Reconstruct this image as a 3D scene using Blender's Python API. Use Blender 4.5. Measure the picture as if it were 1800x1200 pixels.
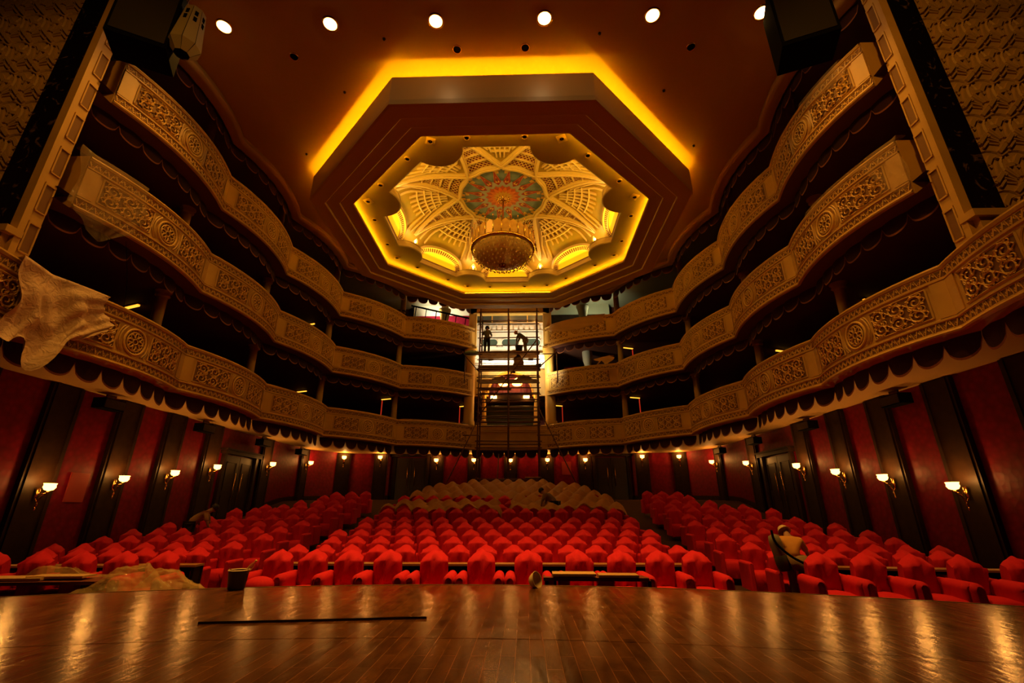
import bpy, bmesh, math, random
from mathutils import Vector, Matrix
random.seed(7)
PI = math.pi
R = math.radians
sin, cos = math.sin, math.cos
for _o in list(bpy.data.objects):
    bpy.data.objects.remove(_o)
scene = bpy.context.scene
COL = scene.collection

# ---------------------------------------------------------------- camera
E = 1.15                                   # eye height above the stage boards; the stage top is z = 0
cd = bpy.data.cameras.new('camera')
cam = bpy.data.objects.new('camera', cd)
COL.objects.link(cam)
cam.location = (0.82, 0, E)
cam.rotation_euler = (R(90 + 20.0), 0, R(1.5))
cd.lens = 16
cd.sensor_width = 36
cd.clip_start = 0.05
cd.clip_end = 200
scene.camera = cam
# ---------------------------------------------------------------- world, exposure
w = bpy.data.worlds.new('world')
scene.world = w
w.use_nodes = True
w.node_tree.nodes['Background'].inputs[0].default_value = (0.004, 0.0015, 0.0008, 1)
w.node_tree.nodes['Background'].inputs[1].default_value = 0.15
vs = scene.view_settings
vs.view_transform = 'Standard'
vs.look = 'None'
vs.exposure = 0.0
vs.gamma = 1
vs.use_curve_mapping = False
scene.cycles.max_bounces = 5
scene.cycles.diffuse_bounces = 3
scene.cycles.glossy_bounces = 3
scene.cycles.transmission_bounces = 4
scene.cycles.transparent_max_bounces = 10
scene.cycles.sample_clamp_indirect = 4
scene.cycles.use_light_tree = True
scene.cycles.caustics_reflective = False
scene.cycles.caustics_refractive = False

WARM = (1.0, 0.44, 0.055)
AMBER = (1.0, 0.40, 0.04)
YEL = (1.0, 0.54, 0.006)
WHITE = (1.0, 0.92, 0.66)

def lamp(name, kind, loc, energy, color, size=0.1, rot=(0, 0, 0), spot=None, blend=0.6, size_y=None, shape=None):
    l = bpy.data.lights.new(name, kind)
    l.energy = energy
    l.color = color
    if kind == 'AREA':
        l.size = size
        if size_y:
            l.shape = 'RECTANGLE'
            l.size_y = size_y
    else:
        l.shadow_soft_size = size
    if kind == 'SPOT':
        l.spot_size = R(spot)
        l.spot_blend = blend
    o = bpy.data.objects.new(name, l)
    o.location = loc
    o.rotation_euler = rot
    COL.objects.link(o)
    return o

# the six ceiling downlights over the stage edge
SPOTX = (-7.05, -4.2, -1.4, 1.45, 4.25, 7.05)
for i, x in enumerate(SPOTX):
    lamp('downlight_beam', 'SPOT', (x, 8.3, E + 11.93), 900 if abs(x) > 6 else 2500, WARM, 0.12, (0, 0, 0), 104 if abs(x) > 6 else 68, 1.0)
# unseen fill lamps added high over the stage to light its side walls
for x in (-4.0, 4.0):
    lamp('stage_fill_light', 'SPOT', (x, 1.0, 12.2), 520 if x < 0 else 800, AMBER, 0.25, (Vector((2.2 * x, 7.3, 8.5)) - Vector((x, 1.0, 12.2))).to_track_quat('-Z', 'Y').to_euler(), 75, 0.9)

# ---------------------------------------------------------------- materials
MATS = {}
def mat(name, col, rough=0.5, metal=0.0, emis=None, estr=0.0, bump=None, var=None, spec=0.5, sheen=0, coat=0):
    """principled; bump=(scale, strength); var=(scale, colour2) noise-mixed second colour"""
    m = bpy.data.materials.new(name)
    m.use_nodes = True
    nt = m.node_tree
    b = nt.nodes['Principled BSDF']
    b.inputs['Base Color'].default_value = (*col, 1)
    b.inputs['Roughness'].default_value = rough
    b.inputs['Metallic'].default_value = metal
    b.inputs['Specular IOR Level'].default_value = spec
    if sheen:
        b.inputs['Sheen Weight'].default_value = sheen
    if coat:
        b.inputs['Coat Weight'].default_value = coat
        b.inputs['Coat Roughness'].default_value = 0.15
    if emis:
        b.inputs['Emission Color'].default_value = (*emis, 1)
        b.inputs['Emission Strength'].default_value = estr
    tc = nt.nodes.new('ShaderNodeTexCoord')
    if var:
        n = nt.nodes.new('ShaderNodeTexNoise')
        n.inputs['Scale'].default_value = var[0]
        n.inputs['Detail'].default_value = 5
        nt.links.new(tc.outputs['Object'], n.inputs['Vector'])
        cr = nt.nodes.new('ShaderNodeValToRGB')
        cr.color_ramp.elements[0].position = 0.35
        cr.color_ramp.elements[1].position = 0.68
        cr.color_ramp.elements[0].color = (*col, 1)
        cr.color_ramp.elements[1].color = (*var[1], 1)
        nt.links.new(n.outputs[0], cr.inputs[0])
        nt.links.new(cr.outputs[0], b.inputs['Base Color'])
    if bump:
        n = nt.nodes.new('ShaderNodeTexNoise')
        n.inputs['Scale'].default_value = bump[0]
        n.inputs['Detail'].default_value = 4
        nt.links.new(tc.outputs['Object'], n.inputs['Vector'])
        bp = nt.nodes.new('ShaderNodeBump')
        bp.inputs['Strength'].default_value = bump[1]
        bp.inputs['Distance'].default_value = 0.03
        nt.links.new(n.outputs[0], bp.inputs['Height'])
        nt.links.new(bp.outputs[0], b.inputs['Normal'])
    MATS[name] = m
    return m

cream = mat('cream_plaster', (0.68, 0.42, 0.09), 0.55, var=(1.5, (0.58, 0.35, 0.07)))
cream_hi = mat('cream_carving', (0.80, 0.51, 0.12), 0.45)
cream_bg = mat('shaded_plaster_ground', (0.24, 0.12, 0.03), 0.75)  # recess shade behind the carving, put into the plaster colour
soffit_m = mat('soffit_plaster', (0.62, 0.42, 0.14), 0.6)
ceil_m = mat('ceiling_plaster', (0.50, 0.31, 0.09), 0.75, bump=(60, 0.05))
drop_m = mat('ceiling_drop_plaster', (0.55, 0.32, 0.11), 0.42)
plate_m = mat('ceiling_plate_plaster', (0.50, 0.34, 0.15), 0.55)
gold = mat('gold_plaster', (0.56, 0.35, 0.03), 0.45, metal=0.15, var=(2.0, (0.42, 0.32, 0.04)))
rib_m = mat('pale_rib_plaster', (0.80, 0.57, 0.20), 0.45)
maroon = mat('maroon_paint', (0.22, 0.02, 0.02), 0.6)
wood_dark = mat('dark_walnut', (0.034, 0.016, 0.007), 0.5, spec=0.2, var=(6, (0.020, 0.009, 0.004)))
black_m = mat('black_box', (0.004, 0.0035, 0.003), 0.95, spec=0.03)
dark_red = mat('dark_red_wallcovering', (0.12, 0.009, 0.008), 0.8)
carpet = mat('dark_carpet', (0.05, 0.012, 0.008), 0.9, bump=(90, 0.3))
brass = mat('brass', (0.85, 0.50, 0.16), 0.25, metal=1.0)
steel = mat('rusty_steel_tube', (0.16, 0.065, 0.035), 0.55, metal=0.4, var=(9, (0.09, 0.035, 0.02)))
plank_m = mat('scaffold_plank', (0.40, 0.24, 0.12), 0.8, var=(4, (0.22, 0.12, 0.06)))
velvet = mat('dark_red_velvet', (0.035, 0.003, 0.003), 0.9)
fringe_m = mat('gold_red_fringe', (0.30, 0.10, 0.03), 0.7)
grey_paint = mat('grey_window', (0.10, 0.11, 0.09), 0.3)
white_p = mat('white_plaster', (0.82, 0.76, 0.62), 0.55)
greenish = mat('pale_green_plaster', (0.50, 0.50, 0.36), 0.6)
bulb_m = mat('lit_bulb', (1, 0.8, 0.5), 0.5, emis=(1.0, 0.44, 0.085), estr=75)
spot_m = mat('lit_lens', (1, 0.8, 0.5), 0.5, emis=(1.0, 0.62, 0.25), estr=45)
shade_m = mat('lit_glass_shade', (1, 0.8, 0.5), 0.4, emis=(1.0, 0.42, 0.07), estr=11)
strip_m = mat('cove_tube_light', (1, 0.6, 0.1), 0.5, emis=YEL, estr=60)
lunette_m = mat('glowing_yellow_lunette', (0.8, 0.45, 0.03), 0.6, emis=(1.0, 0.46, 0.004), estr=0.9)  # yellow cove light on the lunette, put in as emission
wall_glow_m = mat('red_wall_glow', (0.5, 0.02, 0.01), 0.6, emis=(1.0, 0.05, 0.015), estr=0.38)  # light on the red gallery wall, put in as a glowing strip
batten_m = mat('yellow_batten_light', (1, 0.6, 0.1), 0.5, emis=(1.0, 0.50, 0.04), estr=1.6)

# red damask wall covering
def damask():
    m = mat('red_damask', (0.24, 0.006, 0.010), 0.5, spec=0.25)
    nt = m.node_tree
    b = nt.nodes['Principled BSDF']
    tc = nt.nodes.new('ShaderNodeTexCoord')
    v = nt.nodes.new('ShaderNodeTexVoronoi')
    v.inputs['Scale'].default_value = 7
    nt.links.new(tc.outputs['Object'], v.inputs['Vector'])
    n = nt.nodes.new('ShaderNodeTexNoise')
    n.inputs['Scale'].default_value = 2.2
    nt.links.new(tc.outputs['Object'], n.inputs['Vector'])
    mx = nt.nodes.new('ShaderNodeMix')
    mx.data_type = 'RGBA'
    mx.inputs[6].default_value = (0.26, 0.002, 0.024, 1)
    mx.inputs[7].default_value = (0.15, 0.0015, 0.013, 1)
    nt.links.new(v.outputs[0], mx.inputs[0])
    nt.links.new(mx.outputs[2], b.inputs['Base Color'])
    bp = nt.nodes.new('ShaderNodeBump')
    bp.inputs['Strength'].default_value = 0.35
    bp.inputs['Distance'].default_value = 0.02
    nt.links.new(v.outputs[0], bp.inputs['Height'])
    nt.links.new(bp.outputs[0], b.inputs['Normal'])
    return m
damask_m = damask()

def fabric(name, col, scale=4.5):
    m = mat(name, col, 0.8, spec=0.2)
    nt = m.node_tree
    b = nt.nodes['Principled BSDF']
    tc = nt.nodes.new('ShaderNodeTexCoord')
    mp = nt.nodes.new('ShaderNodeMapping')
    mp.inputs['Scale'].default_value = (1.6, 1.6, 0.6)
    n = nt.nodes.new('ShaderNodeTexNoise')
    n.inputs['Scale'].default_value = scale
    n.inputs['Detail'].default_value = 3
    n.inputs['Distortion'].default_value = 0.8
    oi = nt.nodes.new('ShaderNodeObjectInfo')
    ad = nt.nodes.new('ShaderNodeVectorMath')
    ad.operation = 'ADD'
    mu = nt.nodes.new('ShaderNodeVectorMath')
    mu.operation = 'SCALE'
    cb = nt.nodes.new('ShaderNodeCombineXYZ')
    for k in range(3):
        nt.links.new(oi.outputs['Random'], cb.inputs[k])
    nt.links.new(cb.outputs[0], mu.inputs[0])
    mu.inputs['Scale'].default_value = 37
    nt.links.new(tc.outputs['Object'], ad.inputs[0])
    nt.links.new(mu.outputs[0], ad.inputs[1])
    nt.links.new(ad.outputs[0], mp.inputs['Vector'])
    nt.links.new(mp.outputs[0], n.inputs['Vector'])
    bp = nt.nodes.new('ShaderNodeBump')
    bp.inputs['Strength'].default_value = 0.45
    bp.inputs['Distance'].default_value = 0.03
    nt.links.new(n.outputs[0], bp.inputs['Height'])
    nt.links.new(bp.outputs[0], b.inputs['Normal'])
    return m
seat_red = fabric('red_seat_cover', (0.60, 0.013, 0.036))

def sheet_material(name, col, alpha, rough=0.35):
    m = bpy.data.materials.new(name)
    m.use_nodes = True
    nt = m.node_tree
    b = nt.nodes['Principled BSDF']
    b.inputs['Base Color'].default_value = (*col, 1)
    b.inputs['Roughness'].default_value = rough
    b.inputs['Alpha'].default_value = alpha
    b.inputs['Subsurface Weight'].default_value = 0.0
    tc = nt.nodes.new('ShaderNodeTexCoord')
    n = nt.nodes.new('ShaderNodeTexNoise')
    n.inputs['Scale'].default_value = 6
    n.inputs['Detail'].default_value = 6
    n.inputs['Distortion'].default_value = 1.5
    nt.links.new(tc.outputs['Object'], n.inputs['Vector'])
    bp = nt.nodes.new('ShaderNodeBump')
    bp.inputs['Strength'].default_value = 0.8
    bp.inputs['Distance'].default_value = 0.05
    nt.links.new(n.outputs[0], bp.inputs['Height'])
    nt.links.new(bp.outputs[0], b.inputs['Normal'])
    return m
sheet_m = sheet_material('yellowed_dust_sheet', (0.60, 0.31, 0.07), 0.72, 0.5)
poly_m = sheet_material('clear_plastic_film', (0.75, 0.55, 0.28), 0.20, 0.12)
cloth_m = sheet_material('pale_cloth_sheet', (0.78, 0.55, 0.34), 0.97, 0.6)

def stage_wood():
    m = mat('stage_boards', (0.1, 0.04, 0.02), 0.25, spec=0.32)
    nt = m.node_tree
    b = nt.nodes['Principled BSDF']
    L = nt.links.new
    tc = nt.nodes.new('ShaderNodeTexCoord')
    sp = nt.nodes.new('ShaderNodeSeparateXYZ')
    L(tc.outputs['Object'], sp.inputs[0])
    cb = nt.nodes.new('ShaderNodeCombineXYZ')
    L(sp.outputs[1], cb.inputs[0])
    L(sp.outputs[0], cb.inputs[1])
    br = nt.nodes.new('ShaderNodeTexBrick')
    br.offset = 0.37
    br.offset_frequency = 2
    br.inputs['Color1'].default_value = (0.160, 0.062, 0.018, 1)
    br.inputs['Color2'].default_value = (0.085, 0.034, 0.012, 1)
    br.inputs['Mortar'].default_value = (0.27, 0.125, 0.045, 1)
    br.inputs['Scale'].default_value = 1
    br.inputs['Mortar Size'].default_value = 0.0026
    br.inputs['Mortar Smooth'].default_value = 0.1
    br.inputs['Bias'].default_value = 0
    br.inputs['Brick Width'].default_value = 0.88
    br.inputs['Row Height'].default_value = 0.122
    L(cb.outputs[0], br.inputs['Vector'])
    mp = nt.nodes.new('ShaderNodeMapping')
    mp.inputs['Scale'].default_value = (5, 1.6, 1)
    L(tc.outputs['Object'], mp.inputs['Vector'])
    n = nt.nodes.new('ShaderNodeTexNoise')
    n.inputs['Scale'].default_value = 2.2
    n.inputs['Detail'].default_value = 8
    L(mp.outputs[0], n.inputs['Vector'])
    mx = nt.nodes.new('ShaderNodeMix')
    mx.data_type = 'RGBA'
    mx.blend_type = 'MULTIPLY'
    mx.inputs[0].default_value = 0.8
    cr = nt.nodes.new('ShaderNodeValToRGB')
    cr.color_ramp.elements[0].position = 0.3
    cr.color_ramp.elements[0].color = (0.45, 0.42, 0.4, 1)
    cr.color_ramp.elements[1].position = 0.7
    cr.color_ramp.elements[1].color = (1.25, 1.2, 1.1, 1)
    L(n.outputs[0], cr.inputs[0])
    L(br.outputs[0], mx.inputs[6])
    L(cr.outputs[0], mx.inputs[7])
    # pale scuffs and plaster specks
    n2 = nt.nodes.new('ShaderNodeTexNoise')
    n2.inputs['Scale'].default_value = 14
    n2.inputs['Detail'].default_value = 2
    L(tc.outputs['Object'], n2.inputs['Vector'])
    c2 = nt.nodes.new('ShaderNodeValToRGB')
    c2.color_ramp.elements[0].position = 0.76
    c2.color_ramp.elements[0].color = (0, 0, 0, 1)
    c2.color_ramp.elements[1].position = 0.80
    c2.color_ramp.elements[1].color = (1, 1, 1, 1)
    L(n2.outputs[0], c2.inputs[0])
    m2 = nt.nodes.new('ShaderNodeMix')
    m2.data_type = 'RGBA'
    L(c2.outputs[0], m2.inputs[0])
    L(mx.outputs[2], m2.inputs[6])
    m2.inputs[7].default_value = (0.35, 0.27, 0.18, 1)
    L(m2.outputs[2], b.inputs['Base Color'])
    cr3 = nt.nodes.new('ShaderNodeMapRange')
    cr3.inputs['To Min'].default_value = 0.10
    cr3.inputs['To Max'].default_value = 0.27
    L(n.outputs[0], cr3.inputs['Value'])
    L(cr3.outputs[0], b.inputs['Roughness'])
    bp = nt.nodes.new('ShaderNodeBump')
    bp.inputs['Strength'].default_value = 0.35
    bp.inputs['Distance'].default_value = 0.012
    mh = nt.nodes.new('ShaderNodeMath')
    mh.operation = 'SUBTRACT'
    L(n.outputs[0], mh.inputs[0])
    L(br.outputs[1], mh.inputs[1])
    L(mh.outputs[0], bp.inputs['Height'])
    L(bp.outputs[0], b.inputs['Normal'])
    return m
stage_m = stage_wood()

def marble():
    m = mat('black_marble', (0.006, 0.004, 0.004), 0.25)
    nt = m.node_tree
    b = nt.nodes['Principled BSDF']
    tc = nt.nodes.new('ShaderNodeTexCoord')
    n = nt.nodes.new('ShaderNodeTexNoise')
    n.inputs['Scale'].default_value = 2.3
    n.inputs['Detail'].default_value = 7
    n.inputs['Distortion'].default_value = 2.5
    nt.links.new(tc.outputs['Object'], n.inputs['Vector'])
    cr = nt.nodes.new('ShaderNodeValToRGB')
    cr.color_ramp.elements[0].position = 0.60
    cr.color_ramp.elements[0].color = (0.006, 0.004, 0.004, 1)
    cr.color_ramp.elements[1].position = 0.72
    cr.color_ramp.elements[1].color = (0.16, 0.10, 0.05, 1)
    nt.links.new(n.outputs[0], cr.inputs[0])
    nt.links.new(cr.outputs[0], b.inputs['Base Color'])
    return m
marble_m = marble()

def crystal():
    m = mat('amber_crystal', (0.80, 0.50, 0.28), 0.12, spec=1.0)
    b = m.node_tree.nodes['Principled BSDF']
    b.inputs['Alpha'].default_value = 0.88
    b.inputs['Metallic'].default_value = 0.15
    return m
crystal_m = crystal()

# ---------------------------------------------------------------- mesh collector
class MB:
    def __init__(s):
        s.v = []; s.f = []; s.m = []; s.mats = []; s.sm = []
        s.cur = 0; s.smooth = False
    def use(s, m, smooth=None):
        if m not in s.mats: s.mats.append(m)
        s.cur = s.mats.index(m)
        if smooth is not None: s.smooth = smooth
        return s
    def face(s, idx):
        s.f.append(tuple(idx)); s.m.append(s.cur); s.sm.append(s.smooth)
    def add(s, vs, fs):
        o = len(s.v)
        s.v.extend([tuple(q) for q in vs])
        for f in fs: s.face([i + o for i in f])
    def box(s, c, d, rz=0, M=None):
        vs = []
        for z in (-1, 1):
            for x, y in ((-1, -1), (1, -1), (1, 1), (-1, 1)):
                p = Vector((x * d[0] / 2, y * d[1] / 2, z * d[2] / 2))
                if rz: p = Matrix.Rotation(rz, 3, 'Z') @ p
                if M: p = M @ p
                vs.append((c[0] + p.x, c[1] + p.y, c[2] + p.z))
        s.add(vs, [(3, 2, 1, 0), (4, 5, 6, 7), (0, 1, 5, 4), (1, 2, 6, 5), (2, 3, 7, 6), (3, 0, 4, 7)])
    def quad(s, a, b, c, d): s.add([a, b, c, d], [(0, 1, 2, 3)])
    def grid(s, rows, close_u=False, close_v=False):
        """rows: list of rows of points"""
        n, k = len(rows), len(rows[0])
        vs = [p for r in rows for p in r]
        fs = []
        for i in range(n - (0 if close_v else 1)):
            for j in range(k - (0 if close_u else 1)):
                a = i * k + j; b = i * k + (j + 1) % k
                i2 = (i + 1) % n
                fs.append((a, b, i2 * k + (j + 1) % k, i2 * k + j))
        s.add(vs, fs)
    def tube(s, pts, r, n=6, closed=False, caps=True):
        pts = [Vector(p) for p in pts]
        N = len(pts)
        if N < 2: return
        rr = r if isinstance(r, (list, tuple)) else [r] * N
        rows = []
        prev = None
        for i, p in enumerate(pts):
            if closed: t = pts[(i + 1) % N] - pts[i - 1]
            elif i == 0: t = pts[1] - p
            elif i == N - 1: t = p - pts[-2]
            else: t = pts[i + 1] - pts[i - 1]
            if t.length < 1e-9: t = Vector((0, 0, 1))
            t.normalize()
            if prev is None:
                a = Vector((0, 0, 1)) if abs(t.z) < 0.9 else Vector((1, 0, 0))
                u = t.cross(a).normalized()
            else:
                u = (prev - t * prev.dot(t))
                u = u.normalized() if u.length > 1e-6 else t.orthogonal().normalized()
            prev = u
            v = t.cross(u)
            rows.append([tuple(p + (u * cos(2 * PI * k / n) + v * sin(2 * PI * k / n)) * rr[i]) for k in range(n)])
        o = len(s.v)
        s.grid(rows, close_u=True, close_v=closed)
        if caps and not closed:
            s.face([o + k for k in range(n)][::-1])
            s.face([o + (N - 1) * n + k for k in range(n)])
    def lathe(s, prof, c=(0, 0, 0), n=24, a0=0, sx=1, sy=1):
        rows = [[(c[0] + r * sx * cos(a0 + 2 * PI * k / n), c[1] + r * sy * sin(a0 + 2 * PI * k / n), c[2] + z) for k in range(n)] for r, z in prof]
        s.grid(rows, close_u=True)
    def ell(s, c, r, n=10, m=6):
        s.lathe([(max(1e-4, sin(PI * i / m)) , -cos(PI * i / m) * r[2]) for i in range(m + 1)], c, n, 0, r[0], r[1])
    def prism(s, poly, z0, z1):
        n = len(poly)
        vs = [(x, y, z0) for x, y in poly] + [(x, y, z1) for x, y in poly]
        fs = [tuple(range(n))[::-1], tuple(range(n, 2 * n))] + [(i, (i + 1) % n, n + (i + 1) % n, n + i) for i in range(n)]
        s.add(vs, fs)
    def build(s, name, m=None, parent=None, loc=None, rz=0):
        me = bpy.data.meshes.new(name)
        me.from_pydata(s.v, [], s.f)
        mats = s.mats if s.mats else [m]
        for q in mats: me.materials.append(q)
        if s.mats:
            me.polygons.foreach_set('material_index', s.m)
        me.polygons.foreach_set('use_smooth', s.sm)
        me.update()
        o = bpy.data.objects.new(name, me)
        COL.objects.link(o)
        if parent is not None: o.parent = parent
        if loc is not None: o.location = loc
        if rz: o.rotation_euler = (0, 0, rz)
        return o
def recalc(o):
    bm = bmesh.new(); bm.from_mesh(o.data)
    bmesh.ops.recalc_face_normals(bm, faces=bm.faces)
    bm.to_mesh(o.data); bm.free()
    return o
def tag(o, label=None, cat=None, group=None, kind=None):
    if label: o['label'] = label
    if cat: o['category'] = cat
    if group: o['group'] = group
    if kind: o['kind'] = kind
    return o
def thing(name, label, cat, loc=(0, 0, 0), rz=0, group=None):
    o = bpy.data.objects.new(name, None)
    o.empty_display_size = 0.2
    COL.objects.link(o)
    o.location = loc
    o.rotation_euler = (0, 0, rz)
    return tag(o, label, cat, group)
def struct(o, label=None):
    return tag(o, label, None, None, 'structure')
def copy_tree(o, loc=None, rz=None, parent=None):
    c = o.copy(); COL.objects.link(c)
    if parent is not None: c.parent = parent
    if loc is not None: c.location = loc
    if rz is not None: c.rotation_euler = (0, 0, rz)
    for ch in list(o.children):
        copy_tree(ch, None, None, c)
    return c
ORD = ['zeroth', 'first', 'second', 'third', 'fourth', 'fifth', 'sixth', 'seventh', 'eighth', 'ninth', 'tenth', 'eleventh', 'twelfth', 'thirteenth', 'fourteenth', 'fifteenth', 'sixteenth', 'seventeenth']
def lerp(a, b, t): return a + (b - a) * t
def interp(x, xs, ys):
    if x <= xs[0]: return ys[0]
    for i in range(len(xs) - 1):
        if x <= xs[i + 1]:
            return lerp(ys[i], ys[i + 1], (x - xs[i]) / (xs[i + 1] - xs[i]))
    return ys[-1]

# ================================================================ PLAN
# joints of the balcony fronts, right half (x, y); mirrored for the left
J = [(2.15, 26.0), (5.9, 24.0), (8.35, 20.75), (8.9, 16.45), (8.85, 12.1), (8.87, 7.95), (8.75, 3.6)]
TB = [E + 3.03, E + 6.05, E + 9.0]         # bottom of each tier's front
TT = [E + 4.40, E + 7.42, E + 10.36]       # top
CEIL = E + 12.0
FY = [5, 8, 9.4, 10.6, 11.7, 12.8, 13.9, 15, 16.1, 17.2, 18.3, 19.4, 20.5, 21.5, 22.6, 23.7, 28, 30]
FZ = [-1.8, -1.8, -1.77, -1.75, -1.65, -1.54, -1.4, -1.28, -1.03, -.9, -.75, -.54, -.36, -.14, .07, .28, .42, .42]
def floor_z(y): return E + interp(y, FY, FZ)
SIDE = 11.25
# ================================================================ FLOOR + STAGE
mb = MB()
rows = [[(x, y, floor_z(y)) for x in (-14, -11, 0, 11, 14)] for y in [4] + FY[1:]]
mb.grid(rows)
struct(mb.build('floor', carpet), 'dark carpeted floor rising towards the back of the stalls')
def edge_y(x, apex=8.03, rad=17.0): return apex - (rad - math.sqrt(rad * rad - x * x))
def stage_part(name, y0f, y1f, label):
    mb = MB()
    xs = [-10 + 20 * i / 60 for i in range(61)]
    top = [(x, y1f(x), 0) for x in xs]; bot = [(x, y0f(x), 0) for x in xs]
    mb.grid([bot, top])
    mb.grid([top, [(x, y, -0.9) for x, y, z in top]])
    mb.grid([[(x, y, -0.9) for x, y, z in bot], bot])
    o = mb.build(name, stage_m)
    return struct(o, label)
stage_part('floor_stage_apron', lambda x: edge_y(x, 4.935, 17.5), edge_y, 'glossy brown boards of the stage apron along its curved edge')
stage_part('floor_stage', lambda x: -3.0, lambda x: edge_y(x, 4.92, 17.5), 'glossy brown stage boards nearer the camera, behind the curved seam')
mb = MB(); xs = [-10 + 20 * i / 60 for i in range(61)]
mb.grid([[(x, edge_y(x) + 0.004, -0.035) for x in xs], [(x, edge_y(x) + 0.03, -0.035) for x in xs], [(x, edge_y(x) + 0.03, 0.004) for x in xs], [(x, edge_y(x) + 0.004, 0.004) for x in xs]])
struct(mb.build('trim_1', mat('stage_nosing', (0.20, 0.10, 0.045), 0.5)), 'wooden nosing along the curved edge of the stage')
# ================================================================ STALLS WALLS
WALLZ0, WALLZ1 = -0.75, E + 3.0
wallpts = [(SIDE, 4.5), (SIDE, 25.4), (10.0, 27.6), (7.4, 27.9), (7.4, 28.35), (0, 28.35)]
full = wallpts + [(-x, y) for x, y in wallpts[-2::-1]]
def wallseg(name, pts, m, label, z0=WALLZ0, z1=WALLZ1 + 0.1, th=0.15):
    mb = MB()
    mb.grid([[(x, y, z0) for x, y in pts], [(x, y, z1) for x, y in pts]])
    return struct(mb.build(name, m), label)
wallseg('wall_right', [(SIDE, 4.5), (SIDE, 25.4), (10.0, 27.6)], damask_m, 'red damask side wall under the balcony, right of the stalls')
wallseg('wall_left', [(-SIDE, 4.5), (-SIDE, 25.4), (-10.0, 27.6)], damask_m, 'red damask side wall under the balcony, left of the stalls')
wallseg('wall_back', [(10.0, 27.6), (7.4, 28.0), (7.2, 28.35), (-7.2, 28.35), (-7.4, 28.0), (-10.0, 27.6)], damask_m, 'red damask wall behind the last rows of the stalls')
# dark pilasters + sconces
SC = []     # (x, y, nx, ny, z)
for y, z in ((11.4, .4), (13.5, .71), (15.45, 1.0), (17.55, 1.36), (21.45, 1.8), (25.3, 2.2)):
    SC.append((1, SIDE, y, -1, 0, z))
SC.append((1, 9.85, 27.45, -0.35, -0.93, 2.66))
SC.append((1, 7.75, 27.85, -0.12, -0.99, 2.70))
for x in (4.45, 2.2): SC.append((1, x, 28.35, 0, -1, 2.57))
ALL = [(x, y, nx, ny, z) for _, x, y, nx, ny, z in SC] + [(0, 28.35, 0, -1, 2.55)] + [(-x, y, -nx, ny, z) for _, x, y, nx, ny, z in SC]
npil = 0
for (x, y, nx, ny, z) in ALL + [(SIDE, 9.3, -1, 0, .2), (-SIDE, 9.3, 1, 0, .2), (SIDE, 19.5, -1, 0, None), (-SIDE, 19.5, 1, 0, None)]:
    if z is None: continue
    a = math.atan2(ny, nx)
    wd = 0.86 if abs(nx) > .5 else 0.78
    mb = MB()
    z0 = floor_z(y) - 0.05
    M = Matrix.Rotation(a, 3, 'Z')
    def put(px, py, pz, dx, dy, dz):
        q = M @ Vector((px, py, 0))
        mb.box((x + q.x, y + q.y, pz), (dx, dy, dz), a)
    h = WALLZ1 - z0
    put(0.06, 0, z0 + h / 2, 0.12, wd, h)
    for sy in (-1, 1):
        put(0.135, sy * (wd / 2 - 0.10), z0 + h / 2, 0.03, 0.05, h)
    put(0.09, 0, z0 + 0.12, 0.2, wd + 0.03, 0.24)
    npil += 1
    o = mb.build('trim_%d' % (npil + 1), wood_dark)
    struct(o, 'dark walnut pilaster on the red wall of the stalls')
# horizontal joint in the wall covering, skirting
for nm, pts in (('baseboard_right', [(SIDE - .02, 4.5), (SIDE - .02, 25.4), (9.98, 27.58)]), ('baseboard_left', [(-SIDE + .02, 4.5), (-SIDE + .02, 25.4), (-9.98, 27.58)]), ('baseboard_back', [(9.98, 27.58), (7.4, 27.97), (7.19, 28.33), (-7.19, 28.33), (-7.4, 27.97), (-9.98, 27.58)])):
    mb = MB()
    P = []
    for (a, b) in zip(pts[:-1], pts[1:]):
        n = max(2, int(math.hypot(b[0] - a[0], b[1] - a[1])))
        P += [(lerp(a[0], b[0], i / n), lerp(a[1], b[1], i / n)) for i in range(n)]
    P.append(pts[-1])
    mb.grid([[(x, y, floor_z(y) - .02) for x, y in P], [(x, y, floor_z(y) + .22) for x, y in P]])
    struct(mb.build(nm, wood_dark), 'dark skirting along the foot of the red wall')
# ================================================================ TIER SLABS, SOFFITS, GALLERY WALLS
def mirror_line(pts): return [(x, y) for x, y in pts] + [(-x, y) for x, y in pts[::-1]]
outer = [(13.2, 3.0), (13.2, 25.5), (10.5, 29.3), (0, 29.6)]
def ring(inner_pts, z, mb, outer=outer):
    # inner: list of right-half pts from stage to back; outer polyline matched by index fractions
    ip = inner_pts
    n = len(ip)
    op = []
    tot = [0]
    for a, b in zip(outer[:-1], outer[1:]): tot.append(tot[-1] + math.hypot(b[0] - a[0], b[1] - a[1]))
    il = [0]
    for a, b in zip(ip[:-1], ip[1:]): il.append(il[-1] + math.hypot(b[0] - a[0], b[1] - a[1]))
    for l in il:
        t = l / il[-1] * tot[-1]
        for k in range(len(outer) - 1):
            if t <= tot[k + 1] + 1e-6:
                u = (t - tot[k]) / (tot[k + 1] - tot[k])
                op.append((lerp(outer[k][0], outer[k + 1][0], u), lerp(outer[k][1], outer[k + 1][1], u))); break
    for s in (1, -1):
        mb.grid([[(x * s, y, z) for x, y in ip], [(x * s, y, z) for x, y in op]])
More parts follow.
